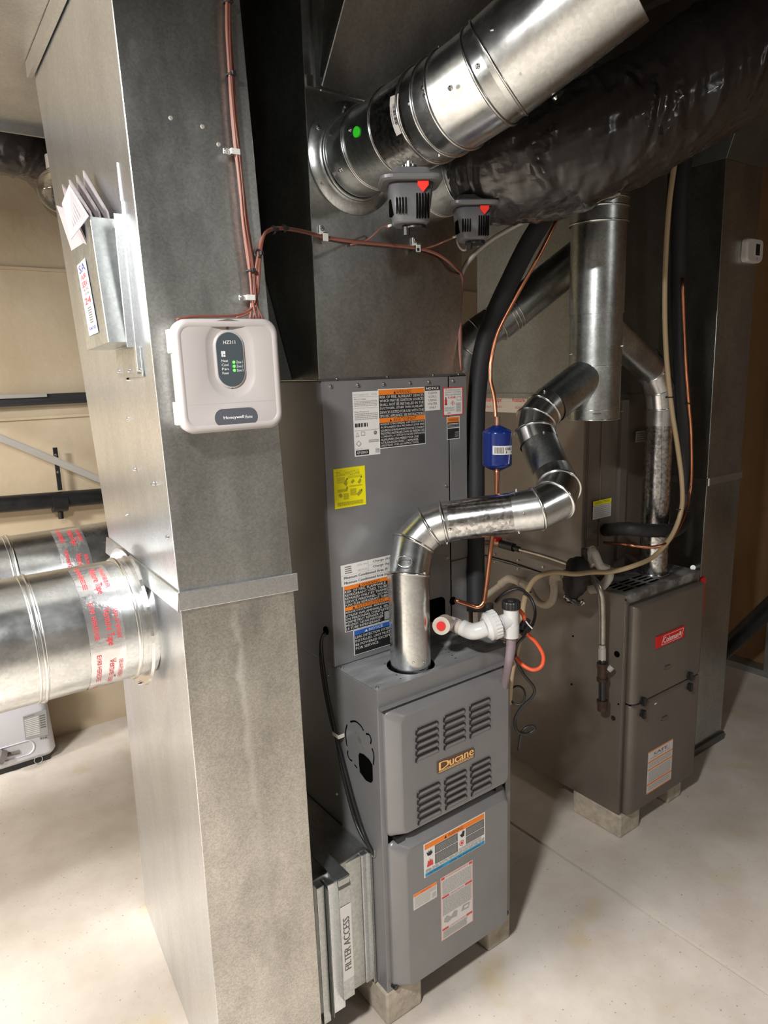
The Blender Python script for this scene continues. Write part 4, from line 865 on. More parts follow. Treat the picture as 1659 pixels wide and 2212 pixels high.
bm = B(); ducts(bm, [dp(960, 1128, 1.775), dp(1118, 1106, 1.745)], rv, 0, 48, capends=False); ring_at(bm, dp(1116, 1106, 1.745), h1-h0, rv, .002, 1, 48); ring_at(bm, dp(968, 1127, 1.775), h1-h0, rv, .0018, 1, 48); obj('horizontal_pipe', bm, ['pipe_spang', 'bead'], t)
bm = B(); ducts(bm, [dp(1108, 1107.5, 1.746), dp(1160, 1100, 1.735), dp(1196, 1082, 1.75), dp(1207, 1055, 1.80), dp(1192, 1022, 1.865)], rv+.0015, .0042, 48, 0, 1, capends=False); obj('middle_elbow', bm, ['pipe', 'bead'], t)
bm = B(); ducts(bm, [dp(1196, 1032, 1.845), dp(1160, 945, 1.932)], rv-.001, 0, 48, capends=False); obj('short_pipe', bm, ['pipe_dull', 'bead'], t)
bm = B(); ducts(bm, [dp(1164, 957, 1.922), dp(1155, 933, 1.937), dp(1158, 907, 1.95), dp(1175, 886, 1.962), dp(1192, 870, 1.972)], rv+.0015, .0035, 48, 0, 1, capends=False); obj('upper_elbow', bm, ['pipe', 'bead'], t)
WY = dp(1288, 680, 2.03); WY.z = 0
wyc = lambda z: V(WY.x, WY.y, z)
bm = B(); ducts(bm, [dp(1187, 876, 1.968), wyc(at(1268, 800, 'y', WY.y).z)], rv+.003, 0, 48, capends=False); obj('branch_pipe', bm, ['pipe_dull', 'bead'], t)
VENT = t
for px, py, p0, d, r in ((860, 1238, A0, V(0, 0, 1), rv+.0015), (918, 1238, A0, V(0, 0, 1), rv+.0015), (893, 1432, A0, V(0, 0, 1), rv), (916, 1431, A0, V(0, 0, 1), rv), (972, 1146, h0, h1-h0, rv), (1115, 1060, h0, h1-h0, rv+.002), (1132, 1110, h0, h1-h0, rv+.002)):
    p, nn = on_cyl(px, py, p0, d, r); screw(t, p, nn, .0032)
for p in (dp(1175, 934, 1.82), ): pass
for px, py, a, b in ((1175, 933, dp(1164, 957, 1.922), dp(1155, 933, 1.937)), (1207, 1008, dp(1196, 1032, 1.845), dp(1160, 945, 1.932)), (1176, 845, dp(1187, 876, 1.968), wyc(at(1268, 800, 'y', WY.y).z)), (966, 1173, h0, h1), (1121, 1150, h0, h1)):
    p, nn = on_cyl(px, py, a, b-a, rv+.002); screw(t, p, nn, .0032)
# embossed seal on the riser
p, nn = on_cyl(873, 1213, A0, V(0, 0, 1), rv+.002); u_ = nn.cross(V(0, 0, 1)); bm = B()
pts = []
for k in range(24):
    th = 2*PI*k/24; q = p+V(0, 0, 1)*.0135*math.sin(th)+u_*.020*math.cos(th); ax_ = V(.158, .068, q.z); o_ = (q-ax_).normalized(); pts.append(ax_+o_*(rv+.0022))
ringtube(bm, pts, .0008, 0, 6); obj('embossed_seal', bm, 'bead', t)

# ================================================================ COMMON VERTICAL FLUE
t = thing('vertical_flue', 'wide grey vertical flue pipe with open bottom hanging between both furnaces', 'flue', wyc(1.45))
zb_, zt_ = at(1287, 905, 'y', WY.y).z, at(1287, 452, 'y', WY.y).z
rw = .074
bm = B()
ducts(bm, [wyc(zb_), wyc(zb_+.52)], rw, 0, 56, capends=False); ring_at(bm, wyc(zb_+.002), (0, 0, 1), rw, .0018, 1, 56)
ring_at(bm, wyc(zb_+.155), (0, 0, 1), rw+.0005, .0012, 1, 56); ring_at(bm, wyc(zb_+.03), (0, 0, 1), rw+.0003, .0008, 1, 56)
obj('wye_fitting', bm, ['pipe_dull', 'bead'], t)
bm = B(); box(bm, WY.x-.06, WY.y-.06, zb_+.02, WY.x+.06, WY.y+.06, zb_+.022); cyl(bm, wyc(zb_+.018), wyc(zb_+.021), rw-.001, n=48); obj('bottom_cap', bm, 'galv', t)
bm = B(); ducts(bm, [wyc(zb_+.30), wyc(zt_+.02)], rw-.002 if 0 else rw+.0025, 0, 56, capends=False); obj('upper_pipe', bm, ['pipe_dull', 'bead'], t)
bm = B(); ducts(bm, [wyc(zt_-.04), wyc(zt_+.25)], rw+.005, 0, 56, capends=False)
for dz in (-.04, .0, .022): ring_at(bm, wyc(zt_+dz), (0, 0, 1), rw+.006, .003, 1, 56)
obj('top_coupling', bm, ['pipe_dull', 'bead'], t)
for px, py in ((1343, 747), (1233, 765)):
    p, nn = on_cyl(px, py, wyc(1), V(0, 0, 1), rw+.001); screw(t, p, nn, .003)
bm = B()
for k in range(4): p, nn = on_cyl(1252, 640+k*28, wyc(1), V(0, 0, 1), rw+.003); box(bm, p.x-.004, p.y-.002, p.z-.001, p.x+.004, p.y+.0, p.z+.001)
obj('seam_marks', bm, 'black', t)
bm = B(); p, nn = on_cyl(1283, 813, wyc(1), V(0, 0, 1), rw+.001); u_ = V(0, 0, 1).cross(nn); box(bm, -.006, -.010, 0, .006, .006, .003, 0, frame(p, u_, V(0, 0, 1))); obj('rivet_clip', bm, 'bead', t)

# ================================================================ BROWN FURNACE
BX0, BX1, BY, BZ0, BZ1, BD = 1.095, 1.545, .085, .09, .912, .80
t = thing('gas_furnace', 'brown-grey gas furnace with red badge on its upper door, at the right', 'furnace', (1.32, .4, BZ0))
bm = B(); box(bm, BX0, BY, BZ0, BX1, BD, BZ1-.001); obj('cabinet', bm, 'brown', t, bev=.003)
bm = B(); box(bm, BX0-.001, BY-.002, BZ1-.001, BX1+.001, BD, BZ1+.001); box(bm, BX0, BY-.003, BZ1-.03, BX1, BY-.0005, BZ1); obj('top_panel', bm, 'browndust', t)
bm = B(); box(bm, BX0+.001, BY-.003, BZ0, BX0+.016, BY, BZ1-.03); box(bm, BX1-.01, BY-.003, BZ0, BX1, BY, BZ1-.03); obj('corner_trim', bm, 'brown', t, bev=.001)
DY = .035
zs = at(1400, 1530, 'y', BY-DY).z
def bdoor(z0, z1):
    bm = B(); n = 6; x0, x1 = BX0+.012, BX1-.006
    L_ = lambda a, b, c, d, y: [V(p, y, q) for p, q in rrect(a, c, b, d, .006, n)]
    loft(bm, [L_(x0, x1, z0, z1, BY-.004), L_(x0, x1, z0, z1, BY-DY*.55), L_(x0+.006, x1-.004, z0+.002, z1-.004, BY-DY*.85), L_(x0+.016, x1-.012, z0+.003, z1-.010, BY-DY*.98), L_(x0+.03, x1-.02, z0+.004, z1-.016, BY-DY)])
    for f in bm.faces: f.smooth = len(f.verts) == 4
    return bm
zm = .50
zm = (at(1385, 1520, 'y', BY-DY).z+at(1470, 1475, 'y', BY-DY).z)/2
BU = obj('upper_door', bdoor(zm+.002, BZ1-.035), 'brown', t); BL = obj('lower_door', bdoor(BZ0+.006, zm-.002), 'brown', t)
bm = B(); box(bm, BX0+.016, BY-DY*.6, zm-.003, BX1-.012, BY-.002, zm+.003); obj('door_gap', bm, 'void', t)
DP = BY-DY
def dpt_(px, py, off=0): return at(px, py, 'y', DP-off)
for px, py in ((1386, 1513), (1386, 1540), (1487, 1458), (1487, 1482)):
    p = dpt_(px, py); bm = B(); cyl(bm, p, p+V(0, -.006, 0), .0135, n=16); box(bm, p.x-.005, p.y-.016, p.z-.017, p.x+.005, p.y-.005, p.z+.014); obj('door_knob', bm, 'black', BU if p.z > zm else BL, bev=.001)
for px, py in ((1441, 1441), (1435, 1551)):
    p = dpt_(px, py); bm = B(); loft(bm, [[V(p.x+a, y, p.z+b) for a, b in rrect(-.020, -.0075, .020, .0075, .0074, 5)] for y in (p.y-.0, p.y-.0025)]); loft(bm, [[V(p.x+a, y, p.z+b) for a, b in rrect(-.016, -.004, .016, .004, .0039, 5)] for y in (p.y-.0026, p.y-.0032)], 1)
    obj('finger_recess', bm, ['galv_dark', 'brown'], BU if p.z > zm else BL)
bl, br, tr, tl = [dpt_(*p, .001) for p in ((1415, 1404), (1476, 1373), (1477, 1350), (1417, 1377))]
xl = (bl.x+tl.x)/2; xr = (br.x+tr.x)/2; z0 = (bl.z+br.z)/2; z1 = (tl.z+tr.z)/2; y = DP-.0008
F = bil(V(xl, y, z0), V(xr, y, z0), V(xr, y, z1), V(xl, y, z1)); bm = B()
hexa(bm, [F(0, 0), F(1, 0), F(1, 1), F(0, 1)], [F(0, 0, .004), F(1, 0, .004), F(1, 1, .004), F(0, 1, .004)])
def outline(P, wdt, mi, c):
    cx = sum(a for a, b in P)/len(P); cy = sum(b for a, b in P)/len(P)
    I = [(cx+(a-cx)*(1-wdt[0]), cy+(b-cy)*(1-wdt[1])) for a, b in P]
    for i in range(len(P)): j = (i+1) % len(P); quad(bm, [F(*P[i], c), F(*P[j], c), F(*I[j], c), F(*I[i], c)], mi)
outline([(.20, .12), (.86, .12), (.90, .16), (.97, .84), (.94, .88), (.28, .88), (.24, .84), (.17, .16)], (.045, .10), 1, .0044)
text(bm, F, .24, .24, .78, .74, 'Coleman', 1, .0045, 0, 0, .008)
for k in range(10):
    a0, a1 = k*.628, (k+1)*.628; quad(bm, [F(.84+.045*math.cos(a0), .5+.2*math.sin(a0), .0045), F(.84+.045*math.cos(a1), .5+.2*math.sin(a1), .0045), F(.84+.030*math.cos(a1), .5+.14*math.sin(a1), .0045), F(.84+.030*math.cos(a0), .5+.14*math.sin(a0), .0045)], 1)
quad(bm, [F(.82, .36, .0046), F(.86, .36, .0046), F(.87, .6, .0046), F(.83, .6, .0046)], 1)
obj('badge', bm, ['red', 'rw'], BU)
def st5(pix, y):
    bl, br, tr, tl = [at(*p, 'y', y) for p in pix]
    xl = (bl.x+tl.x)/2; xr = (br.x+tr.x)/2; zb = (bl.z+br.z)/2; zt_ = (tl.z+tr.z)/2
    return [V(xl, y, zb), V(xr, y, zb), V(xr, y, zt_), V(xl, y, zt_)]
sticker('safety_label', BL, st5(((1395, 1724), (1448, 1677), (1455, 1593), (1401, 1627)), DP-.0005), ['swt', 'so', 'sk', 'sg'], [
    ('r', 0, .975, 1, 1, 'so'), ('t', .22, .86, .78, .93, 'SAFE', 'sk'), ('p', .1, .80, .9, .84, 'sg', 1), ('r', 0, .735, 1, .765, 'so'), ('p', .05, .61, .95, .72, 'sg', 3), ('r', 0, .555, 1, .585, 'so'), ('p', .05, .25, .95, .53, 'sg', 7), ('r', 0, .20, 1, .235, 'so'), ('p', .05, .06, .95, .18, 'sg', 3), ('r', 0, 0, 1, .025, 'so')])
bm = B(); p = dpt_(1416, 1520); box(bm, p.x-.006, p.y-.001, p.z-.002, p.x+.006, p.y, p.z+.002); obj('paint_chip', bm, 'sw', BL)
for px, py, r, m_ in ((1333, 1413, .011, 'void'), (1325, 1551, .009, 'black'), (1238, 1374, .0035, 'void'), (1235, 1478, .0035, 'void'), (1352, 1296, .004, 'rust'), (1336, 1521, .003, 'void')):
    p = at(px, py, 'x', BX0); bm = B(); cyl(bm, V(BX0+.001, p.y, p.z), V(BX0-.002, p.y, p.z), r, n=16); obj('side_plug', bm, m_, t)
# top grille slots
bm = B()
for i in range(4):
    for j in range(3):
        p = at(1352+i*17+j*22, 1266-i*4+ -j*9+ (i*0), 'z', BZ1+.001)
        x, y_ = 1.13+.0*i+j*.075, .115+i*.022
        hexa(bm, [V(x, y_, BZ1+.0008), V(x+.055, y_+.0, BZ1+.0008), V(x+.055, y_+.010, BZ1+.0008), V(x, y_+.010, BZ1+.0008)], [V(x, y_, BZ1+.0016), V(x+.055, y_, BZ1+.0016), V(x+.055, y_+.010, BZ1+.0016), V(x, y_+.010, BZ1+.0016)])
obj('vent_slots', bm, 'void', t)
cblock('long concrete block under left front corner of the brown furnace', BX0+.002, BY-.012, BX0+.12, BY+.20, BZ0)
cblock('shadowed concrete block under right front corner of the brown furnace', BX1-.13, BY-.002, BX1-.04, BY+.18, BZ0)
# seam line and screws on the side
bm = B(); pts_ = [at(*p, 'x', BX0-.0008) for p in ((1018, 1192), (1100, 1213), (1180, 1240))]
for a, b in zip(pts_, pts_[1:]): quad(bm, [a+V(0, 0, .002), b+V(0, 0, .002), b-V(0, 0, .002), a-V(0, 0, .002)])
obj('side_seam', bm, 'void', t)
for px, py in ((1069, 1197), (1119, 1210), (1173, 1225), (1069, 1214), (1119, 1229)):
    p = at(px, py, 'x', BX0); screw(t, p, (-1, 0, 0), .003)
# ---- brown coil cabinet
KY = at(1260, 1000, 'x', BX0+.005).y; KZ1 = 1.56
KY = .275
t = thing('evaporator_coil_cabinet', 'brown coil cabinet sealed with white printed tape on top of the brown furnace', 'coil cabinet', (1.3, .5, BZ1))
bm = B(); box(bm, BX0+.004, KY, BZ1+.001, BX1-.02, BD, KZ1); obj('cabinet', bm, 'brown', t, bev=.002)
bm = B(); xs = BX0+.004
for x in (xs+.014, xs+.022): box(bm, x, KY-.003, BZ1+.002, x+.003, KY, KZ1-.01)
box(bm, xs+.09, KY-.005, BZ1+.12, xs+.094, KY, KZ1); box(bm, xs+.19, KY-.014, BZ1+.05, xs+.23, KY, KZ1-.01)
obj('front_ribs', bm, 'brown', t, bev=.001)
sticker('yellow_caution_label', t, st5(((1280, 1124), (1320, 1113), (1320, 1077), (1281, 1082)), KY-.0055), ['sg', 'sy', 'sk', 'swt'], [('r', 0, 0, 1, .72, 'swt'), ('r', 0, .75, 1, 1, 'sy'), ('t', .1, .82, .9, .95, 'CAUTION ATTENTION', 'sk'), ('p', .06, .05, .94, .68, 'sg', 6)])
sticker('small_label', t, st5(((1373, 956), (1395, 953), (1395, 930), (1373, 932)), KY-.016), ['sg', 'sd'], [('p', .1, .1, .9, .9, 'sd', 4)])
F = bil(V(xs-.0005, .80, KZ1-.052), V(xs-.0005, KY-.001, KZ1-.052), V(xs-.0005, KY-.001, KZ1+.010), V(xs-.0005, .80, KZ1+.010))
bm = B(); hexa(bm, [F(0, 0), F(1, 0), F(1, 1), F(0, 1)], [F(0, 0, .001), F(1, 0, .001), F(1, 1, .001), F(0, 1, .001)])
for k in range(3):
    text(bm, F, .05+k*.31, .55, .26+k*.31, .92, 'Venture Tape', 1, .0013, 0, 0, .004); text(bm, F, .08+k*.31, .24, .26+k*.31, .40, '181A-P / 181B-FX', 1, .0013)
quad(bm, [F(.62, .90, .0014), F(.99, .90, .0014), F(.99, .99, .0014), F(.72, .99, .0014)], 1)
M['tapeb'] = mat('beige_tape', (.62, .57, .50), .5); obj('sealing_tape', bm, ['tapeb', 'tapeR'], t)
bm = B(); box(bm, xs, KY-.001, KZ1-.03, BX1-.02, KY-.0002, KZ1+.008); obj('front_tape', bm, 'galv_dark', t)
# ---- plenum of the brown furnace
t = thing('supply_plenum', 'grey galvanized plenum above the brown coil cabinet, behind the vertical flue', 'duct', (1.3, .5, KZ1))
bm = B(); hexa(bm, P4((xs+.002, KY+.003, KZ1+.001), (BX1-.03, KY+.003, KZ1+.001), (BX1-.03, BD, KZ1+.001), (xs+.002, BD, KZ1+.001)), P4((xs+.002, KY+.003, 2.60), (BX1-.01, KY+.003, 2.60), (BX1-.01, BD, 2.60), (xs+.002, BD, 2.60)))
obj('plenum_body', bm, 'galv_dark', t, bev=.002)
bm = B(); box(bm, xs-.006, KY+.0, KZ1+.001, xs+.002, BD, KZ1+.02); obj('bottom_cleat', bm, 'galv_dark', t)
bm = B(); c_ = at(1140, 720, 'x', xs+.001); quad(bm, [V(xs+.0012, .30, 1.62), V(xs+.0012, .5, 1.62), V(xs+.0012, .48, 2.05), V(xs+.0012, .44, 2.05)])
bm.free()
# ---- return riser at the far right
RX0, RX1, RY = 1.792, 2.045, .21
t = thing('return_air_duct', 'narrow tall galvanized return duct at far right with white thermostat on it', 'duct', (1.92, .5, 0))
zj = at(1597, 1025, 'y', RY).z
bm = B(); hexa(bm, P4((1.765, RY, 0), (2.035, RY, 0), (2.035, .80, 0), (1.765, .80, 0)), P4((1.792, RY, zj), (2.052, RY, zj), (2.052, .80, zj), (1.792, .80, zj))); obj('lower_section', bm, 'galv', t, bev=.002)
bm = B(); hexa(bm, P4((1.792, RY, zj), (2.052, RY, zj), (2.052, .80, zj), (1.792, .80, zj)), P4((1.79, RY, 2.40), (2.06, RY, 2.40), (2.06, .80, 2.40), (1.79, .80, 2.40))); obj('upper_section', bm, 'galv', t, bev=.002)
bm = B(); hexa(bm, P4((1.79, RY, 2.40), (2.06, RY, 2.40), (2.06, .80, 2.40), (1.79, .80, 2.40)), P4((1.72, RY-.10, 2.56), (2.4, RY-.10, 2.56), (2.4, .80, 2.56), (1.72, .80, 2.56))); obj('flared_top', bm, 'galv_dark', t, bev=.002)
bm = B(); strip(bm, V(1.788, RY, zj), V(2.056, RY, zj), -.016, .012, V(0, -.006, 0), 1); obj('front_cleat', bm, 'galv_side', t)
bm = B(); strip(bm, V(1.791, .80, zj), V(1.791, RY, zj), -.016, .012, V(-.006, 0, 0), 1); cyl(bm, V(1.79, RY-.006, zj-.016), V(1.79, RY-.006, zj+.014), .008, n=10); obj('side_cleat', bm, 'galv_side', t)
bm = B(); strip(bm, V(1.76, RY, 0), V(2.045, RY, 0), .002, .035, V(0, -.012, 0), 1); obj('floor_cleat', bm, 'galv_dark', t)
# connector boot between furnace and riser, with red tape
t = thing('return_connector', 'galvanized connector box with red tape joining brown furnace to far return duct', 'duct', (1.66, .5, .1))
rx1 = at(1524, 1290, 'y', .10).x
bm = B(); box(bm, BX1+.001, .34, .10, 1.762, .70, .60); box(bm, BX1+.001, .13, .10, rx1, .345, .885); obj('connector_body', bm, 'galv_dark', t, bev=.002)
bm = B(); rx0, rx1 = at(1511, 1290, 'y', .10).x, at(1522, 1290, 'y', .10).x; box(bm, rx0, .10, .72, rx1, .112, .868); obj('red_tape', bm, 'red', t)
bm = B(); box(bm, BX1+.002, .118, .36, rx1-.02, .13, .695); obj('gap_shade', bm, 'void', t)  # black plate standing in for the shade between furnace and duct
t = thing('thermostat', 'small white thermostat with dark screen mounted high on the far right duct', 'thermostat', at(1618, 543, 'y', RY))
p = at(1618, 543, 'y', RY); q = at(1595, 520, 'y', RY-.03)
bm = B()
cx, cz_ = p.x+.0, p.z; 
loft(bm, [[V(cx+a, y, cz_+b) for a, b in rrect(-hx, -hz, hx, hz, .018, 6)] for y, hx, hz in ((RY-.001, .060, .044), (RY-.018, .060, .044), (RY-.026, .056, .040))], 0, True, True, False)
obj('thermostat_body', bm, 'white', t)
bm = B(); box(bm, cx-.002, RY-.0275, cz_-.018, cx+.030, RY-.0262, cz_+.024); obj('screen', bm, 'sk', t)
bm = B(); box(bm, cx-.006, RY-.0268, cz_-.022, cx+.034, RY-.0258, cz_+.028); obj('screen_bezel', bm, 'sw', t)
bm = B(); cyl(bm, V(cx+.014, RY-.0265, cz_-.031), V(cx+.014, RY-.028, cz_-.031), .004, n=12); obj('button', bm, 'sg', t)

# ================================================================ VENT from the brown furnace
t = thing('flue_vent_pipe', 'shiny spotted vent pipe rising from the brown furnace and bending into the flue', 'vent pipe', (1.40, .175, BZ1))
v0 = at(1410, 1238, 'z', BZ1); vx, vy = v0.x, v0.y
vz = at(1424, 900, 'y', vy).z; rb_ = .050
bm = B(); ducts(bm, [V(vx, vy, BZ1-.02), V(vx, vy, vz-.02)], rb_, 0, 44, capends=False); ring_at(bm, V(vx, vy, BZ1+.004), (0, 0, 1), rb_+.004, .003, 1, 44); ring_at(bm, V(vx, vy, vz-.025), (0, 0, 1), rb_, .002, 1, 44); obj('riser_pipe', bm, ['pipe_spang', 'bead'], t)
e1 = V(vx, vy, vz+.03); zz = dp(1440, 850, (e1-CAMP).dot(FF)+.01); e2 = dp(1408, 800, (e1-CAMP).dot(FF)-.06); e3 = dp(1375, 755, (e1-CAMP).dot(FF)-.15)
bm = B(); ducts(bm, [V(vx, vy, vz-.03), e1, lerp(e1, e2, .42)+V(.012, 0, .012), e2, lerp(e2, e3, .25)], rb_+.002, .003, 44, 0, 1, capends=False); obj('elbow', bm, ['pipe', 'bead'], t)
bm = B(); ducts(bm, [lerp(e2, e3, .1), wyc(at(1330, 690, 'y', WY.y).z)], rb_, 0, 44, capends=False); ring_at(bm, lerp(e2, e3, .5), e3-e2, rb_, .002, 1, 44); obj('branch_pipe', bm, ['pipe_dull', 'bead'], t)
# ---- diagonal round duct behind the suction line
t = thing('diagonal_branch_duct', 'dusky round duct slanting behind the black suction line and vertical flue', 'duct', dp(1120, 650, 2.2))
g0, gA, gB, gC = dp(1000, 752, 2.22), dp(1035, 722, 2.21), dp(1095, 682, 2.2), dp(1235, 570, 2.2)
bm = B(); ducts(bm, [dp(990, 800, 2.24), g0, gA, gB], .056, .0035, 44, 0, 1); obj('elbow', bm, ['pipe_dull', 'bead'], t)
bm = B(); ducts(bm, [gB-(gC-gB)*.18, gC+(gC-gB)*.25], .058, 0, 44); 
for k in (.0, .05, .10): ring_at(bm, lerp(gB, gC, k), gC-gB, .0585, .0026, 1, 44)
ring_at(bm, lerp(gB, gC, -.17), gC-gB, .0585, .0026, 1, 44)
obj('straight_section', bm, ['pipe_dull', 'bead'], t)

# ================================================================ REFRIGERANT AND GAS LINES
t = thing('suction_line', 'thick black insulated refrigerant line curving up behind the blue filter drier', 'pipe', dp(1025, 1066, 2.0))
bm = B(); tube(bm, [dp(*p) for p in ((1028, 1320, 2.02), (1027, 1200, 2.02), (1027, 1066, 2.0), (1027, 960, 2.0), (1030, 860, 2.0), (1042, 760, 1.98), (1068, 680, 1.95), (1105, 600, 1.92), (1140, 530, 1.9), (1180, 465, 1.88), (1215, 410, 1.88))], .0265, 20, 0, 8); obj('insulation_sleeve', bm, 'rubber', t)
t = thing('liquid_line', 'bright copper tube running down through a blue filter drier beside the grey coil', 'pipe', dp(1074, 970, 1.84))
bm = B(); tube(bm, [dp(*p) for p in ((1225, 420, 1.86), (1200, 480, 1.84), (1160, 560, 1.84), (1110, 650, 1.85), (1075, 720, 1.86), (1061, 780, 1.86), (1060, 820, 1.86), (1068, 860, 1.85), (1072, 925, 1.84))], .0052, 12, 0, 8); obj('upper_tube', bm, 'copper', t)
bm = B(); tube(bm, [dp(*p) for p in ((1073, 1010, 1.84), (1072, 1100, 1.85), (1062, 1170, 1.86), (1048, 1285, 1.86), (1044, 1302, 1.86), (1034, 1311, 1.86), (1018, 1308, 1.86), (984, 1297, 1.84))], .0062, 12, 0, 8); obj('lower_tube', bm, 'copper', t)
t = thing('filter_drier', 'blue cylindrical filter drier canister on the copper tube', 'filter drier', dp(1074, 970, 1.84))
tp, bt = dp(1074, 918, 1.84), dp(1074, 1021, 1.84); bt.x, bt.y = tp.x, tp.y; h_ = tp.z-bt.z; rr_ = .039
bm = B(); prof = [(.008, 0), (.014, .003), (rr_-.004, .014), (rr_, .019), (rr_, .024), (rr_-.0005, h_-.022), (rr_, h_-.019), (rr_-.003, h_-.014), (.014, h_-.003), (.008, h_)]
loft(bm, [[V(bt.x+r*math.cos(2*PI*k/40), bt.y+r*math.sin(2*PI*k/40), bt.z+z) for k in range(40)] for r, z in prof], 0, True, True, True); obj('canister', bm, 'blue', t)
for p, s_ in ((tp, 1), (bt, -1)): bm = B(); cyl(bm, p-V(0, 0, .002*s_), p+V(0, 0, .022*s_), .0085, .007, 16); obj('end_fitting', bm, 'coppero', t)
cyl_label('product_label', t, ((1064, 982), (1106, 981), (1106, 962), (1064, 963)), bt, V(0, 0, 1), rr_, ['sw', 'sk'], [('r', .12+.035*k, .15, .12+.035*k+(.012 if k % 3 else .02), .85, 'sk') for k in range(10)]+[('t', .52, .5, .85, .8, '083', 'sk'), ('r', .55, .15, .9, .4, 'sk')])
t = thing('drain_assembly', 'white PVC condensate drain with ribbed union and black capped tee on grey furnace top', 'drain pipe', dp(1060, 1350, 1.75))
d0 = dp(955, 1352, 1.74); cm = dp(978, 1349, 1.79)
q_ = lambda px, py, d: dp(px, py, d)
zc = q_(1000, 1353, 1.80)
p0, p1, p2, p3, p4 = q_(970, 1352, 1.80), q_(995, 1355, 1.79), q_(1013, 1362, 1.77), q_(1036, 1362, 1.755), q_(1058, 1353, 1.76)
bm = B(); tube(bm, [q_(955, 1346, 1.83), q_(975, 1347, 1.81), p1, q_(1000, 1357, 1.79)], .0185, 20, 0, 5); cyl(bm, q_(962, 1346, 1.79), q_(953, 1352, 1.745), .0225, n=24); obj('coil_drain_fitting', bm, 'pvcold', t)
bm = B(); cyl(bm, q_(953, 1352, 1.7455), q_(952.5, 1352.5, 1.741), .0115, n=24); obj('red_plug', bm, 'red', t)
bm = B(); cyl(bm, q_(982, 1350, 1.80), q_(1004, 1358, 1.785), .0185, n=24); obj('clear_coupling', bm, 'purple', t)
bm = B(); tube(bm, [q_(998, 1355, 1.79), q_(1010, 1361, 1.78), q_(1022, 1364, 1.765), q_(1037, 1361, 1.76), q_(1050, 1356, 1.76)], .021, 24, 0, 6)
obj('elbow_fitting', bm, 'pvc', t)
ua, ub = q_(1047, 1356, 1.76), q_(1084, 1343, 1.77); ud = (ub-ua).normalized()
bm = B(); cyl(bm, ua, ua+ud*.008, .026, .035, 32); cyl(bm, ua+ud*.008, ua+ud*.018, .036, .036, 32); 
n = 24; loft(bm, [[ua+ud*s+(perp(ud)[0]*math.cos(2*PI*k/(2*n))+perp(ud)[1]*math.sin(2*PI*k/(2*n)))*(.0375 if k % 2 else .0355) for k in range(2*n)] for s in (.018, .034)]); cyl(bm, ua+ud*.034, ua+ud*.04, .023, .020, 28)
obj('union', bm, 'pvc', t)
tc_ = q_(1104, 1338, 1.77); tz0 = q_(1104, 1376, 1.77).z; tz1 = q_(1104, 1308, 1.77).z
bm = B(); cyl(bm, ua+ud*.03, tc_, .0165, n=24); cyl(bm, V(tc_.x, tc_.y, tz0), V(tc_.x, tc_.y, tz1), .0195, n=28); cyl(bm, V(tc_.x, tc_.y, tz0-.002), V(tc_.x, tc_.y, tz0+.03), .0205, n=28); cyl(bm, tc_-ud*.026, tc_, .0195, n=24); obj('tee_fitting', bm, 'pvc', t)
bm = B(); n = 20; loft(bm, [[V(tc_.x+r*math.cos(2*PI*k/40), tc_.y+r*math.sin(2*PI*k/40), tz1+z) for k in range(40) for r in [(.0235 if k % 2 else .0225)*s]] for z, s in ((-.004, 1), (.012, 1), (.015, .93), (.015, .5), (.019, .45))]); obj('black_cap', bm, 'black', t)
sw = q_(1056, 1325, 1.80); bm = B(); cyl(bm, V(sw.x, sw.y, q_(1056, 1345, 1.80).z), V(sw.x, sw.y, q_(1056, 1322, 1.80).z), .0095, n=16); cyl(bm, V(sw.x, sw.y, q_(1056, 1322, 1.80).z), V(sw.x, sw.y, q_(1056, 1303, 1.80).z), .012, n=16); obj('float_switch', bm, 'black', t)
bm = B(); tube(bm, [V(tc_.x, tc_.y, tz0+.005), V(tc_.x, tc_.y, tz0-.03), q_(1100, 1425, 1.79), q_(1092, 1470, 1.86), q_(1080, 1520, 1.95)], .0125, 16, 0, 6, rfun=lambda f: .0135-.004*f); obj('vinyl_hose', bm, 'purple', t)
t = thing('float_switch_hose', 'orange hose loop hanging beside the white drain tee', 'hose', q_(1150, 1400, 1.82))
bm = B(); tube(bm, [q_(*p) for p in ((1122, 1318, 1.80), (1131, 1330, 1.80), (1134, 1350, 1.82), (1136, 1366, 1.83), (1158, 1388, 1.84), (1173, 1415, 1.84), (1170, 1438, 1.84), (1152, 1447, 1.84), (1130, 1437, 1.85), (1115, 1420, 1.87))], .0052, 10, 0, 7); obj('hose', bm, 'orange', t)
bm = B(); 
for k, (px, py) in enumerate(((1130, 1352), (1138, 1346), (1126, 1360), (1142, 1358), (1134, 1366))): p = q_(px, py, 1.80+.008*(k % 3)); cyl(bm, p-V(.008, 0, .004), p+V(.008, .004, .006), .008, n=8)
obj('taped_splice', bm, 'black', t)
bm = B(); tube(bm, [q_(1136, 1342, 1.79), q_(1142, 1350, 1.785), q_(1150, 1358, 1.785)], .0018, 6); obj('cable_tie', bm, 'white', t)
t = thing('black_cable', 'black low voltage cable dangling in loops down between the furnaces', 'cable', q_(1130, 1500, 1.9))
bm = B(); tube(bm, [q_(*p) for p in ((1070, 1300, 1.98), (1090, 1282, 1.96), (1120, 1272, 1.95), (1145, 1290, 1.92), (1156, 1320, 1.90), (1150, 1350, 1.86), (1135, 1372, 1.85), (1118, 1392, 1.86), (1114, 1420, 1.88), (1130, 1455, 1.90), (1153, 1485, 1.92), (1150, 1505, 1.93), (1125, 1530, 1.94), (1112, 1555, 1.95), (1118, 1580, 1.95), (1140, 1585, 1.96), (1155, 1575, 1.96), (1148, 1568, 1.96), (1128, 1580, 1.96), (1120, 1620, 1.98))], .0042, 8, 0, 6)
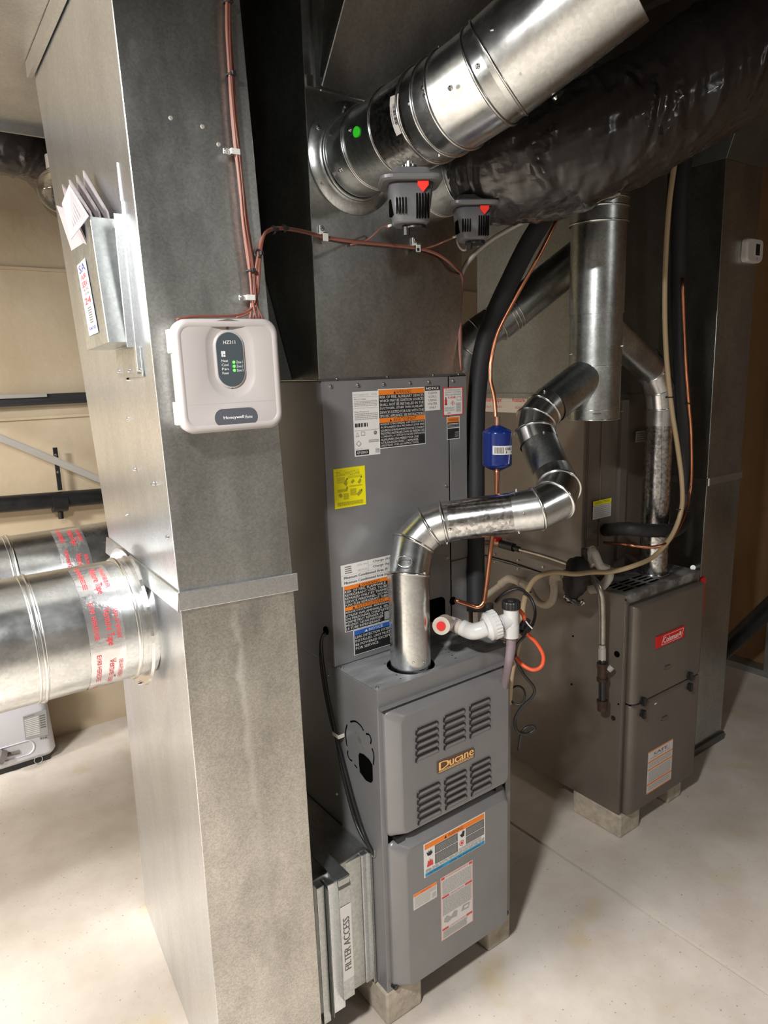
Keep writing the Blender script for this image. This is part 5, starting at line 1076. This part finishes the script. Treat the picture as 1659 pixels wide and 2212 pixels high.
obj('cable', bm, 'black', t)
bm = B(); tube(bm, [q_(1118+17*math.cos(a*.7), 1502+20*math.sin(a*.7), 1.93+.004*a) for a in range(10)], .003, 8, 0, 5); obj('coiled_slack', bm, 'black', t)
# gas piping
GX = 1.04
gp = lambda px, py, x=GX: at(px, py, 'x', x)
t = thing('gas_line', 'steel flex gas connector with red handled valve ending in a black iron drip leg', 'gas pipe', gp(1200, 1210))
bm = B(); cyl(bm, gp(1012, 1172), gp(1066, 1172), .010, n=16); cyl(bm, gp(1014, 1172), gp(1017, 1345), .009, n=16); obj('supply_pipe', bm, 'rust', t)
bm = B(); cyl(bm, gp(1064, 1170), gp(1086, 1175), .014, n=8); obj('brass_valve', bm, 'gold' if 0 else 'coppero', t)
bm = B(); cyl(bm, gp(1082, 1175), gp(1110, 1183), .017, n=8); cyl(bm, gp(1110, 1183), gp(1122, 1187), .011, n=6); obj('coupling_nut', bm, 'iron', t)
bm = B(); a = gp(1076, 1164); box(bm, a.x-.03, a.y-.018, a.z-.002, a.x+.006, a.y+.018, a.z+.008); obj('red_handle', bm, 'red', t, bev=.003)
def corr(i, k, f): return 1+.06*math.cos(i*PI)
bm = B(); tube(bm, [gp(1118, 1186), gp(1180, 1203), gp(1252, 1228)], .0075, 12, 0, 10); obj('flex_tube', bm, 'steel', t)
bm = B(); tube(bm, [gp(1268, 1243, 1.00), gp(1285, 1255, 1.0), gp(1296, 1275, 1.0), gp(1300, 1300, 1.01), gp(1301, 1350, 1.03), gp(1301, 1392, 1.04)], .0118, 14, 0, 8); obj('flex_drop', bm, 'steel', t)
bm = B(); cyl(bm, gp(1301, 1388), gp(1301, 1400), .011, n=8); cyl(bm, gp(1301, 1400), gp(1301, 1425), .014, n=6); obj('flare_nut', bm, 'brace', t)
bm = B(); cyl(bm, gp(1301, 1424), gp(1301, 1516), .0125, n=18); obj('nipple', bm, 'iron', t)
bm = B(); cyl(bm, gp(1301, 1515), gp(1301, 1534), .0175, n=18); cyl(bm, gp(1301, 1512), gp(1301, 1518), .019, n=18); obj('pipe_cap', bm, 'rust', t)
bm = B(); cyl(bm, gp(1301, 1432), gp(1301, 1441), .0185, n=18); cyl(bm, gp(1301, 1464), gp(1301, 1471), .0185, n=18)
cyl(bm, gp(1301, 1440), gp(1301, 1468), .0165, n=18); cyl(bm, gp(1301, 1452), gp(1318, 1446, 1.06), .012, n=14); obj('pipe_tee', bm, 'rust', t)
bm = B(); cyl(bm, gp(1314, 1448, 1.05), gp(1322, 1440, 1.06), .011, n=8); obj('sealed_tap', bm, 'sg', t)
t = thing('foil_wrapped_joint', 'black tape and foil bundle wrapped round the gas and drain crossing', 'wrapped joint', gp(1240, 1262, .99))
bm = B(); tube(bm, [gp(1243, 1212, .985), gp(1248, 1232, .97), gp(1243, 1258, .965), gp(1236, 1282, .97), gp(1232, 1292, .98)], .04, 18, 0, 5, rfun=lambda f: .022+.022*math.sin(PI*min(1, f*1.15+.08)), jitter=lambda i, k, f: 1+.10*math.sin(k*2.4+i*1.1)+.06*math.sin(i*2.9-k))
obj('black_wrap', bm, 'rubber', t)
bm = B(); tube(bm, [gp(1222, 1286, .955), gp(1236, 1296, .955), gp(1254, 1304, .96), gp(1262, 1298, .96)], .008, 8, 0, 5, rfun=lambda f: .011-.004*f, jitter=lambda i, k, f: 1+.35*math.sin(k*2.4+i*1.7))
obj('foil_edge', bm, 'bead', t)
bm = B(); cyl(bm, gp(1262, 1185, 1.0), gp(1262, 1228, 1.0), .011, n=12); obj('black_stub', bm, 'rubber', t)
# yellowed PVC trap
t = thing('condensate_trap', 'yellowed PVC condensate trap and elbows against the brown furnace side', 'drain pipe', gp(1170, 1300, 1.03))
bm = B(); tube(bm, [gp(*p, 1.03) for p in ((1032, 1302), (1060, 1280), (1092, 1256))], .013, 16, 0, 3); obj('sloped_pipe', bm, 'pvcold', t)
bm = B(); tube(bm, [gp(*p, 1.03) for p in ((1082, 1262), (1098, 1251), (1112, 1252), (1126, 1259))], .0165, 16, 0, 5); obj('elbow_fitting', bm, 'pvcold', t)
bm = B(); tube(bm, [gp(*p, 1.03) for p in ((1120, 1255), (1140, 1268), (1152, 1288), (1164, 1302), (1180, 1307), (1192, 1298), (1197, 1280), (1197, 1256), (1204, 1246), (1230, 1247))], .0135, 16, 0, 6); obj('u_trap', bm, 'pvcold', t)
bm = B(); tube(bm, [gp(1196, 1262, 1.03), gp(1197, 1248, 1.03), gp(1206, 1243, 1.03), gp(1218, 1246, 1.03)], .0165, 16, 0, 5); obj('elbow_fitting', bm, 'pvcold', t)
bm = B(); tube(bm, [gp(1283, 1222, 1.02), gp(1273, 1205, 1.02), gp(1275, 1190, 1.02), gp(1284, 1196, 1.02), gp(1296, 1222, 1.03), gp(1314, 1230, 1.05)], .015, 16, 0, 6)
tube(bm, [gp(1318, 1228, 1.05), gp(1314, 1250, 1.05), gp(1298, 1268, 1.05), gp(1276, 1274, 1.05)], .015, 16, 0, 6); cyl(bm, gp(1268, 1194, 1.02), gp(1282, 1190, 1.02), .018, n=16); obj('cleanout_tee', bm, 'pvcclr', t)
# amber tube
t = thing('condensate_pump_tube', 'amber vinyl tube arcing down the right side and across to the drain tee', 'hose', at(1445, 850, 'y', .10))
yq = lambda px, py, y=.03: at(px, py, 'y', y)
bm = B(); tube(bm, [yq(1458, 350), yq(1447, 430), yq(1440, 520), yq(1436, 620), yq(1437, 720), yq(1443, 810), yq(1452, 890), yq(1463, 960), yq(1473, 1040), yq(1472, 1100), yq(1452, 1155), yq(1415, 1200), yq(1370, 1222, .02), yq(1320, 1235, .05), dp(1280, 1236, 2.2), dp(1240, 1240, 2.15), dp(1195, 1236, 2.1), dp(1160, 1248, 2.05), dp(1140, 1275, 2.0), dp(1130, 1310, 1.96), dp(1127, 1350, 1.94), dp(1118, 1400, 1.93), dp(1106, 1450, 1.93), dp(1100, 1520, 1.95)], .0078, 12, 0, 6); obj('hose', bm, 'tan', t)
zip_tie(t, dp(1140, 1278, 2.0), V(.3, 0, 1), .010); zip_tie(t, yq(1449, 858), V(0, 0, 1), .011)
# right hand line set
t = thing('suction_line', 'black insulated refrigerant line dropping at right and turning into the brown coil cabinet', 'pipe', at(1470, 800, 'y', .12))
yk = lambda px, py, y=.12: at(px, py, 'y', y)
bm = B(); tube(bm, [yk(1478, 330), yk(1470, 420), yk(1467, 560), yk(1468, 700), yk(1474, 850), yk(1480, 980), yk(1482, 1080)], .026, 18, 0, 5); tube(bm, [yk(1482, 1060), yk(1478, 1120, .1), yk(1458, 1145, .07), yk(1430, 1146, .07)], .024, 18, 0, 5); obj('insulation_sleeve', bm, 'rubber', t)
bm = B(); tube(bm, [yk(1440, 1146, .07), yk(1400, 1146, .07), yk(1350, 1142, .12), at(1308, 1145, 'y', KY-.002)], .023, 18, 0, 10, jitter=lambda i, k, f: 1+.05*math.sin(i*1.7+k)); obj('taped_section', bm, 'rubber', t)
t = thing('liquid_line', 'thin copper tube at right sweeping into the brown coil cabinet below the black line', 'pipe', at(1490, 900, 'y', .08))
bm = B(); tube(bm, [yk(1474, 600, .09), yk(1480, 760, .09), yk(1487, 860, .09), yk(1493, 940, .09), yk(1493, 1040, .09), yk(1481, 1105, .07), yk(1460, 1150, .04), yk(1436, 1176, .03), yk(1400, 1182, .06), yk(1350, 1176, .12), at(1306, 1172, 'y', KY-.001)], .0055, 10, 0, 6); obj('tube', bm, 'copper', t)
zip_tie(t, yk(1488, 872, .09), V(0, 0, 1), .012); zip_tie(t, yk(1482, 1103, .06), V(0, 0, 1), .014)
bm = B(); tube(bm, [yq(1462, 1100, .02), yq(1490, 1102, .05)], .0022, 6); obj('cable_tie', bm, 'black', t)
t = thing('armoured_cable', 'grey flexible metal conduit running down to back corner of the brown furnace top', 'conduit', yk(1500, 1200, .4))
bm = B(); tube(bm, [yk(1462, 1165, .45), yk(1475, 1195, .42), yk(1492, 1222, .40), at(1497, 1226, 'z', BZ1+.008)], .009, 10, 0, 12, jitter=corr); obj('conduit', bm, 'galv', t)
t = thing('silver_flex_conduit', 'silver flexible conduit arching behind the right damper motor', 'conduit', dp(1050, 540, 1.9))
bm = B(); tube(bm, [dp(*p) for p in ((1150, 470, 1.86), (1110, 490, 1.88), (1060, 520, 1.9), (1020, 555, 1.92), (998, 590, 1.93), (992, 640, 1.95), (994, 760, 1.95), (998, 800, 1.95))], .0065, 10, 0, 20, jitter=lambda i, k, f: 1+.12*(i % 2)); obj('conduit', bm, 'brace', t)

# ================================================================ THERMOSTAT WIRING
t = thing('thermostat_wire_bundle', 'brown thermostat wire bundle clipped down the riser front to the control box', 'wires', at(510, 300, 'y', -.02))
wy_ = lambda px, py, y=-.028: at(px, py, 'y', y)
base = [(492, -40), (493, 60), (498, 160), (505, 250), (513, 330), (520, 400), (529, 480), (540, 560), (546, 610), (548, 650)]
random.seed(3)
for s in range(7):
    ox, oy = random.uniform(-6, 6), random.uniform(-.004, .004); ends = [(540+s*7, 686), (430, 684), (520, 684)][0 if s < 5 else s-4]
    pts = []
    for i, (px, py) in enumerate(base):
        sp_ = 1+.9*max(0, (i-5)/4)*(1 if i < 9 else .5)
        pts.append(wy_(px+ox*sp_+random.uniform(-1.3, 1.3), py, -.026-.003*(s % 3)))
    if s < 5: pts.append(wy_(ends[0], 690, -.03))
    elif s == 5: pts += [wy_(536, 672), wy_(505, 682, -.03), wy_(420, 684, -.03), wy_(382, 690, -.03)]
    else: pts += [wy_(538, 675), wy_(510, 686, -.03)]
    bm = B(); tube(bm, pts, .0024, 8, 0, 6); obj('wire', bm, 'wire' if s % 2 else 'wirel', t)
for p in ((499, 162), (542, 585), (492, 5)): zip_tie(t, wy_(*p), V(.1, 0, -1), .008)
for px, py in ((507, 328), (540, 643)):
    p = wy_(px, py, -.03); bm = B(); box(bm, p.x-.008, p.y-.005, p.z-.005, p.x+.009, p.y-.003, p.z+.005); box(bm, p.x-.020, p.y+.003, p.z-.0045, p.x-.006, p.y+.006, p.z+.0045); box(bm, p.x-.009, p.y-.005, p.z-.0045, p.x-.007, p.y+.006, p.z+.0045); obj('cable_clip', bm, 'clip', t, bev=.001); screw(t, p+V(-.015, .003, 0), (0, -1, 0), .0042)
t = thing('thermostat_wire_bundle', 'brown thermostat wire bundle stretched sideways across the plenum below the ducts', 'wires', at(800, 528, 'y', .17))
yy_ = lambda px, py, y=.168: at(px, py, 'y', y)
for s in range(4):
    o1, o2 = random.uniform(-3.5, 3.5), random.uniform(-3.5, 3.5)
    pts = [wy_(548+s*3, 600+s*12, -.03), wy_(556+s*2, 560, -.03), wy_(567+o1, 520+o2, -.02), wy_(580, 500+o2, .0), at(610, 495+o2, 'y', .05), yy_(660+o1, 503+o2, .14), yy_(700, 514+o2), yy_(760+o1, 523+o2), yy_(830, 530+o2), yy_(895, 537+o2), yy_(930, 545+o2), yy_(960, 560+o2), yy_(985, 582+o2, .16)]
    pts += [dp(997+s, 600, 1.86), dp(996, 660, 1.88), dp(992+s, 740, 1.88), dp(996, 800, 1.88)]
    bm = B(); tube(bm, pts, .0028, 8, 0, 5); obj('wire', bm, 'wire' if s % 2 else 'wirel', t)
bm = B(); tube(bm, [yy_(757, 529), yy_(790, 520), yy_(812, 503, .15), yy_(826, 491, .10), dp(838, 489, 1.40)], .0022, 8, 0, 5); obj('branch_wire', bm, 'wirel', t)
bm = B(); tube(bm, [yy_(905, 541), yy_(935, 532), yy_(960, 522, .15), dp(978, 514, 1.65)], .0022, 8, 0, 5); obj('branch_wire', bm, 'wirel', t)
for a in ((838, 489, 1.40), (978, 513, 1.65)):
    bm = B(); tube(bm, [dp(*a), dp(a[0]+8, a[1]-3, a[2])], .0028, 6, 0, 1); obj('wire_end', bm, 'clip', t)
for px, py in ((700, 512), (900, 536)):
    p = yy_(px, py, .166); bm = B(); box(bm, p.x-.007, p.y-.008, p.z-.010, p.x+.007, p.y-.005, p.z+.010); box(bm, p.x-.007, p.y-.008, p.z+.006, p.x+.007, p.y+.012, p.z+.010); box(bm, p.x-.007, p.y+.007, p.z+.006, p.x+.007, p.y+.010, p.z+.026); obj('cable_clip', bm, 'clip', t, bev=.001); screw(t, p+V(0, .007, .020), (0, -1, 0), .005)
for p in ((590, 497, .01), (612, 494, .05), (557, 548, -.03), (895, 540, .168)):
    zip_tie(t, at(p[0], p[1], 'y', p[2]), V(1, .3, 0), .007)
# black cables down the coil and furnace side
t = thing('black_cable', 'pair of black cables hanging down left side of grey furnace into its grommet', 'cable', at(735, 1600, 'x', -.01))
xq = lambda px, py, x=-.014: at(px, py, 'x', x)
for s, pts in enumerate((((705, 1366), (697, 1372), (694, 1392), (697, 1430), (706, 1490), (718, 1550), (726, 1590), (738, 1660), (752, 1720), (768, 1775), (785, 1812), (803, 1838)),
                         ((705, 1368), (695, 1378), (692, 1398), (694, 1440), (703, 1500), (716, 1560), (728, 1600), (745, 1665), (762, 1728), (778, 1780), (790, 1812), (806, 1842)))):
    bm = B(); tube(bm, [xq(*p) if 0 < i < len(pts)-1 else xq(*p, -.004) for i, p in enumerate(pts)], .0042, 10, 0, 6); obj('cable', bm, 'black', t)
p = xq(727, 1586); bm = B(); box(bm, p.x-.006, p.y-.016, p.z-.005, p.x-.004, p.y+.012, p.z+.005); box(bm, p.x-.006, p.y-.018, p.z-.005, -.001, p.y-.015, p.z+.005); obj('cable_clip', bm, 'clip', t, bev=.001)

# ================================================================ FILTER RACK
t = thing('filter_rack', 'galvanized filter rack box between riser foot and the grey furnace', 'filter rack', (-.09, .3, .12))
RY_ = .055
bm = B(); hexa(bm, P4((-.197, .03, .125), (-.003, RY_+.01, .105), (-.003, .60, .105), (-.134, .60, .125)), P4((-.2, .03, .50), (-.003, RY_+.01, .488), (-.003, .60, .488), (-.14, .60, .50))); obj('rack_body', bm, 'galv_trunk', t, bev=.002)
def vbar(name, x0, x1, y0, y1, z0, z1, m='galv_side', bev=.0015):
    bm = B(); box(bm, x0, y0, z0, x1, y1, z1); return obj(name, bm, m, t, bev=bev)
vbar('front_flange', -.178, -.158, .018, .05, .105, .488, 'galv'); vbar('front_flange', -.152, -.118, .012, .05, .125, .487, 'galv_side'); vbar('inner_channel', -.157, -.153, .006, .05, .12, .48, 'galv_dark')
vbar('side_flange', -.030, -.004, .048, .07, .11, .487, 'galv_side'); vbar('side_flange', -.012, -.002, .040, .06, .105, .49, 'galv')
vbar('front_sheet', -.075, -.030, .052, .06, .11, .486, 'galv')
t2 = t
t = thing('filter_access_cover', 'vertical galvanized filter cover with FILTER ACCESS label, clipped on the rack', 'filter cover', (-.09, .02, .3))
cA = [at(px, py, 'y', -.005) for px, py in ((741, 2168), (765, 2146), (757, 1890), (733, 1903))]
x0, x1 = (cA[0].x+cA[3].x)/2, (cA[1].x+cA[2].x)/2; z0, z1 = (cA[0].z+cA[1].z)/2, (cA[2].z+cA[3].z)/2
bm = B(); box(bm, x0, -.005, z0, x1, .056, z1); obj('cover_body', bm, 'galv', t, bev=.001)
bm = B(); hexa(bm, P4((x0-.001, -.006, z1-.025), (x1+.001, -.006, z1-.025), (x1+.001, .0, z1-.0), (x0-.001, .0, z1-.0)), P4((x0-.001, -.007, z1-.024), (x1+.001, -.007, z1-.024), (x1+.001, .0, z1+.003), (x0-.001, .0, z1+.003)))
hexa(bm, P4((x0-.001, -.004, z1+.0), (x1+.001, -.004, z1+.0), (x1-.01, .085, z1+.016), (x0-.014, .085, z1+.016)), P4((x0-.001, -.004, z1+.003), (x1+.001, -.004, z1+.003), (x1-.01, .085, z1+.019), (x0-.014, .085, z1+.019))); obj('bent_tab', bm, 'galv_dark', t)
lb = [at(px, py, 'y', -.0055) for px, py in ((742, 2122), (765, 2104), (762, 1946), (735, 1962))]
zz0, zz1 = (lb[0].z+lb[1].z)/2, (lb[2].z+lb[3].z)/2
sticker('filter_access_label', t, [V(x0+.001, -.0058, zz0), V(x1-.001, -.0058, zz0), V(x1-.001, -.0058, zz1), V(x0+.001, -.0058, zz1)], ['swt', 'sd'], [('t', .18, .13, .80, .84, 'FILTER ACCESS', 'sd', 90, .006)])

# ================================================================ LEFT BACKGROUND
t = thing('dehumidifier', 'white portable dehumidifier on the floor by the far left wall', 'appliance', (-.6, 2.05, 0))
c0 = at(120, 1640, 'z', 0); DX1, DYf = -.385, 1.985
bm = B(); L_ = lambda x0, x1, y0, y1, z, r=.04: [V(a, b, z) for a, b in rrect(x0, y0, x1, y1, r, 6)]
zt_ = at(105, 1515, 'y', DYf).z+.02
zt_ = .52
loft(bm, [L_(-.80, DX1-.01, DYf+.01, 2.18, .03), L_(-.81, DX1, DYf, 2.19, .05), L_(-.81, DX1-.02, DYf, 2.19, zt_-.03), L_(-.80, DX1-.03, DYf+.02, 2.18, zt_)]); 
for f in bm.faces: f.smooth = len(f.verts) == 4
obj('shell', bm, 'appl', t)
bm = B(); box(bm, -.79, DYf+.02, .0, DX1-.03, 2.17, .03); obj('base', bm, 'black', t)
fy = DYf-.0015
fxz = lambda px, py: at(px, py, 'y', fy)
sticker('rating_label', t, [fxz(55, 1598), fxz(104, 1587), fxz(99, 1532), fxz(49, 1548)], ['sg', 'sw', 'sd'], [('t', .05, .9, .5, .96, 'DEHUMIDIFIER', 'sd'), ('p', .05, .1, .65, .85, 'sw', 10), ('p', .7, .3, .95, .85, 'sd', 6)])
sticker('barcode_label', t, [fxz(86, 1598), fxz(104, 1594), fxz(104, 1589), fxz(85, 1593)], ['sg', 'sd'], [('r', .1, .2, .3, .8, 'sd'), ('r', .4, .2, .5, .8, 'sd'), ('r', .6, .2, .9, .8, 'sd')])
p = fxz(83, 1641); bm = B(); ring_at(bm, p, (0, 1, 0), .017, .0015, 0, 28); obj('round_cap', bm, 'sg', t)
p = fxz(20, 1628); bm = B(); ringtube(bm, [V(p.x+a, fy, p.z+b) for a, b in rrect(-.10, -.03, .10, .035, .032, 8)], .004); obj('bucket_recess', bm, 'appl', t)
bm = B(); cyl(bm, fxz(10, 1632), fxz(42, 1624), .009, n=12); cyl(bm, fxz(-5, 1630)+V(0, -.02, 0), fxz(8, 1632)+V(0, -.02, 0), .03, n=16); obj('drain_spout', bm, 'appld', t)
bm = B(); g = [fxz(0, 1532), fxz(68, 1517), fxz(64, 1500), fxz(-4, 1500)]; gx0, gx1 = g[0].x, g[1].x; gz0 = (g[0].z+g[1].z)/2; gz1 = gz0+.14
box(bm, gx0-.18, fy-.0005, gz0, gx1, fy+.001, gz1, 0)
for k in range(16): box(bm, gx0-.18+.025*k, fy-.004, gz0, gx0-.165+.025*k, fy-.001, gz1, 1)
obj('air_grille', bm, ['appld', 'appl'], t)
t = thing('strut_channel', 'dark slotted strut rail running along the far left wall', 'rail', (-1, YB-.05, 1.6))
bm = B(); box(bm, -3.5, YB-.045, 1.585, .9, YB-.012, 1.625); box(bm, -3.5, YB-.05, 1.578, .9, YB-.045, 1.590); obj('channel', bm, 'strut', t)
bm = B(); box(bm, -3.5, YB-.06, 1.612, -.215, YB-.02, 1.628); obj('grey_bracket', bm, 'brace', t)
a, b = at(0, 945, 'y', 2.1), at(215, 1035, 'y', 2.1); d_ = (b-a).normalized()
t = thing('diagonal_brace', 'pale grey flat steel brace slanting down in front of the far wall', 'brace', a)
bm = B(); F = frame(a-d_*1.2, d_, V(0, 0, 1)-d_*d_.z); box(bm, 0, -.016, -.003, 2.4, .016, .003, 0, F); box(bm, 0, .012, -.003, 2.4, .016, .02, 0, F); obj('brace_bar', bm, 'brace', t)
t = thing('drain_line', 'thick black drain pipe strapped to the far wall behind the left riser', 'pipe', (-.2, 2.12, 1.15))
a, b = at(0, 1090, 'y', 2.12), at(220, 1072, 'y', 2.12); s_ = (b-a).normalized()
bm = B(); cyl(bm, a-s_*2.5, b+s_*1.0, .037, n=28); m_ = at(128, 1085, 'y', 2.12); cyl(bm, m_-s_*.03, m_+s_*.03, .045, n=28); cyl(bm, m_+V(0, 0, -.04), m_+V(0, 0, -.075), .012, n=10); obj('pipe', bm, 'iron', t)
bm = B(); c = at(118, 967, 'y', 2.13); box(bm, c.x-.008, 2.125, at(118, 1060, 'y', 2.13).z, c.x+.010, 2.135, c.z); obj('hanger_strap', bm, 'black', t)
for py in (983, 1020): screw(t, V(c.x, 2.125, at(118, py, 'y', 2.13).z), (0, -1, 0), .005)
t = thing('flexible_duct', 'crumpled black flexible duct hanging under the overhead duct at upper left', 'duct', at(50, 330, 'y', 1.35))
bm = B(); tube(bm, [at(-260, 215, 'y', 1.45), at(-100, 262, 'y', 1.42), at(0, 298, 'y', 1.4), at(60, 322, 'y', 1.42), at(105, 360, 'y', 1.5), at(140, 430, 'y', 1.7)], .10, 28, 0, 8, rfun=lambda f: .13-.05*f, jitter=wr); obj('black_jacket', bm, 'film', t)
t = thing('light_globe', 'clear round globe peeking from behind the riser at upper left', 'light globe', at(118, 412, 'y', 1.2))
g_ = at(128, 412, 'y', 1.2); bm = B(); bmesh.ops.create_uvsphere(bm, u_segments=32, v_segments=18, radius=.064, matrix=Matrix.Translation(g_)); 
for f in bm.faces: f.smooth = True
obj('globe', bm, 'glass', t)
bm = B(); cyl(bm, g_+V(0, 0, .06), g_+V(0, 0, .10), .03); cyl(bm, g_+V(0, 0, .10), V(g_.x, g_.y, ZC), .006); obj('stem', bm, 'brace', t)
# diagonal black pipe at the right wall
t = thing('radon_vent_pipe', 'black pipe leaning diagonally in front of the brown right wall', 'pipe', at(1640, 1330, 'x', 2.6))
a, b = at(1585, 1385, 'x', 2.45), at(1680, 1295, 'x', 2.45); s_ = (b-a).normalized()
bm = B(); cyl(bm, a-s_*.35, b+s_*1.2, .042, n=28); obj('pipe', bm, 'iron', t)
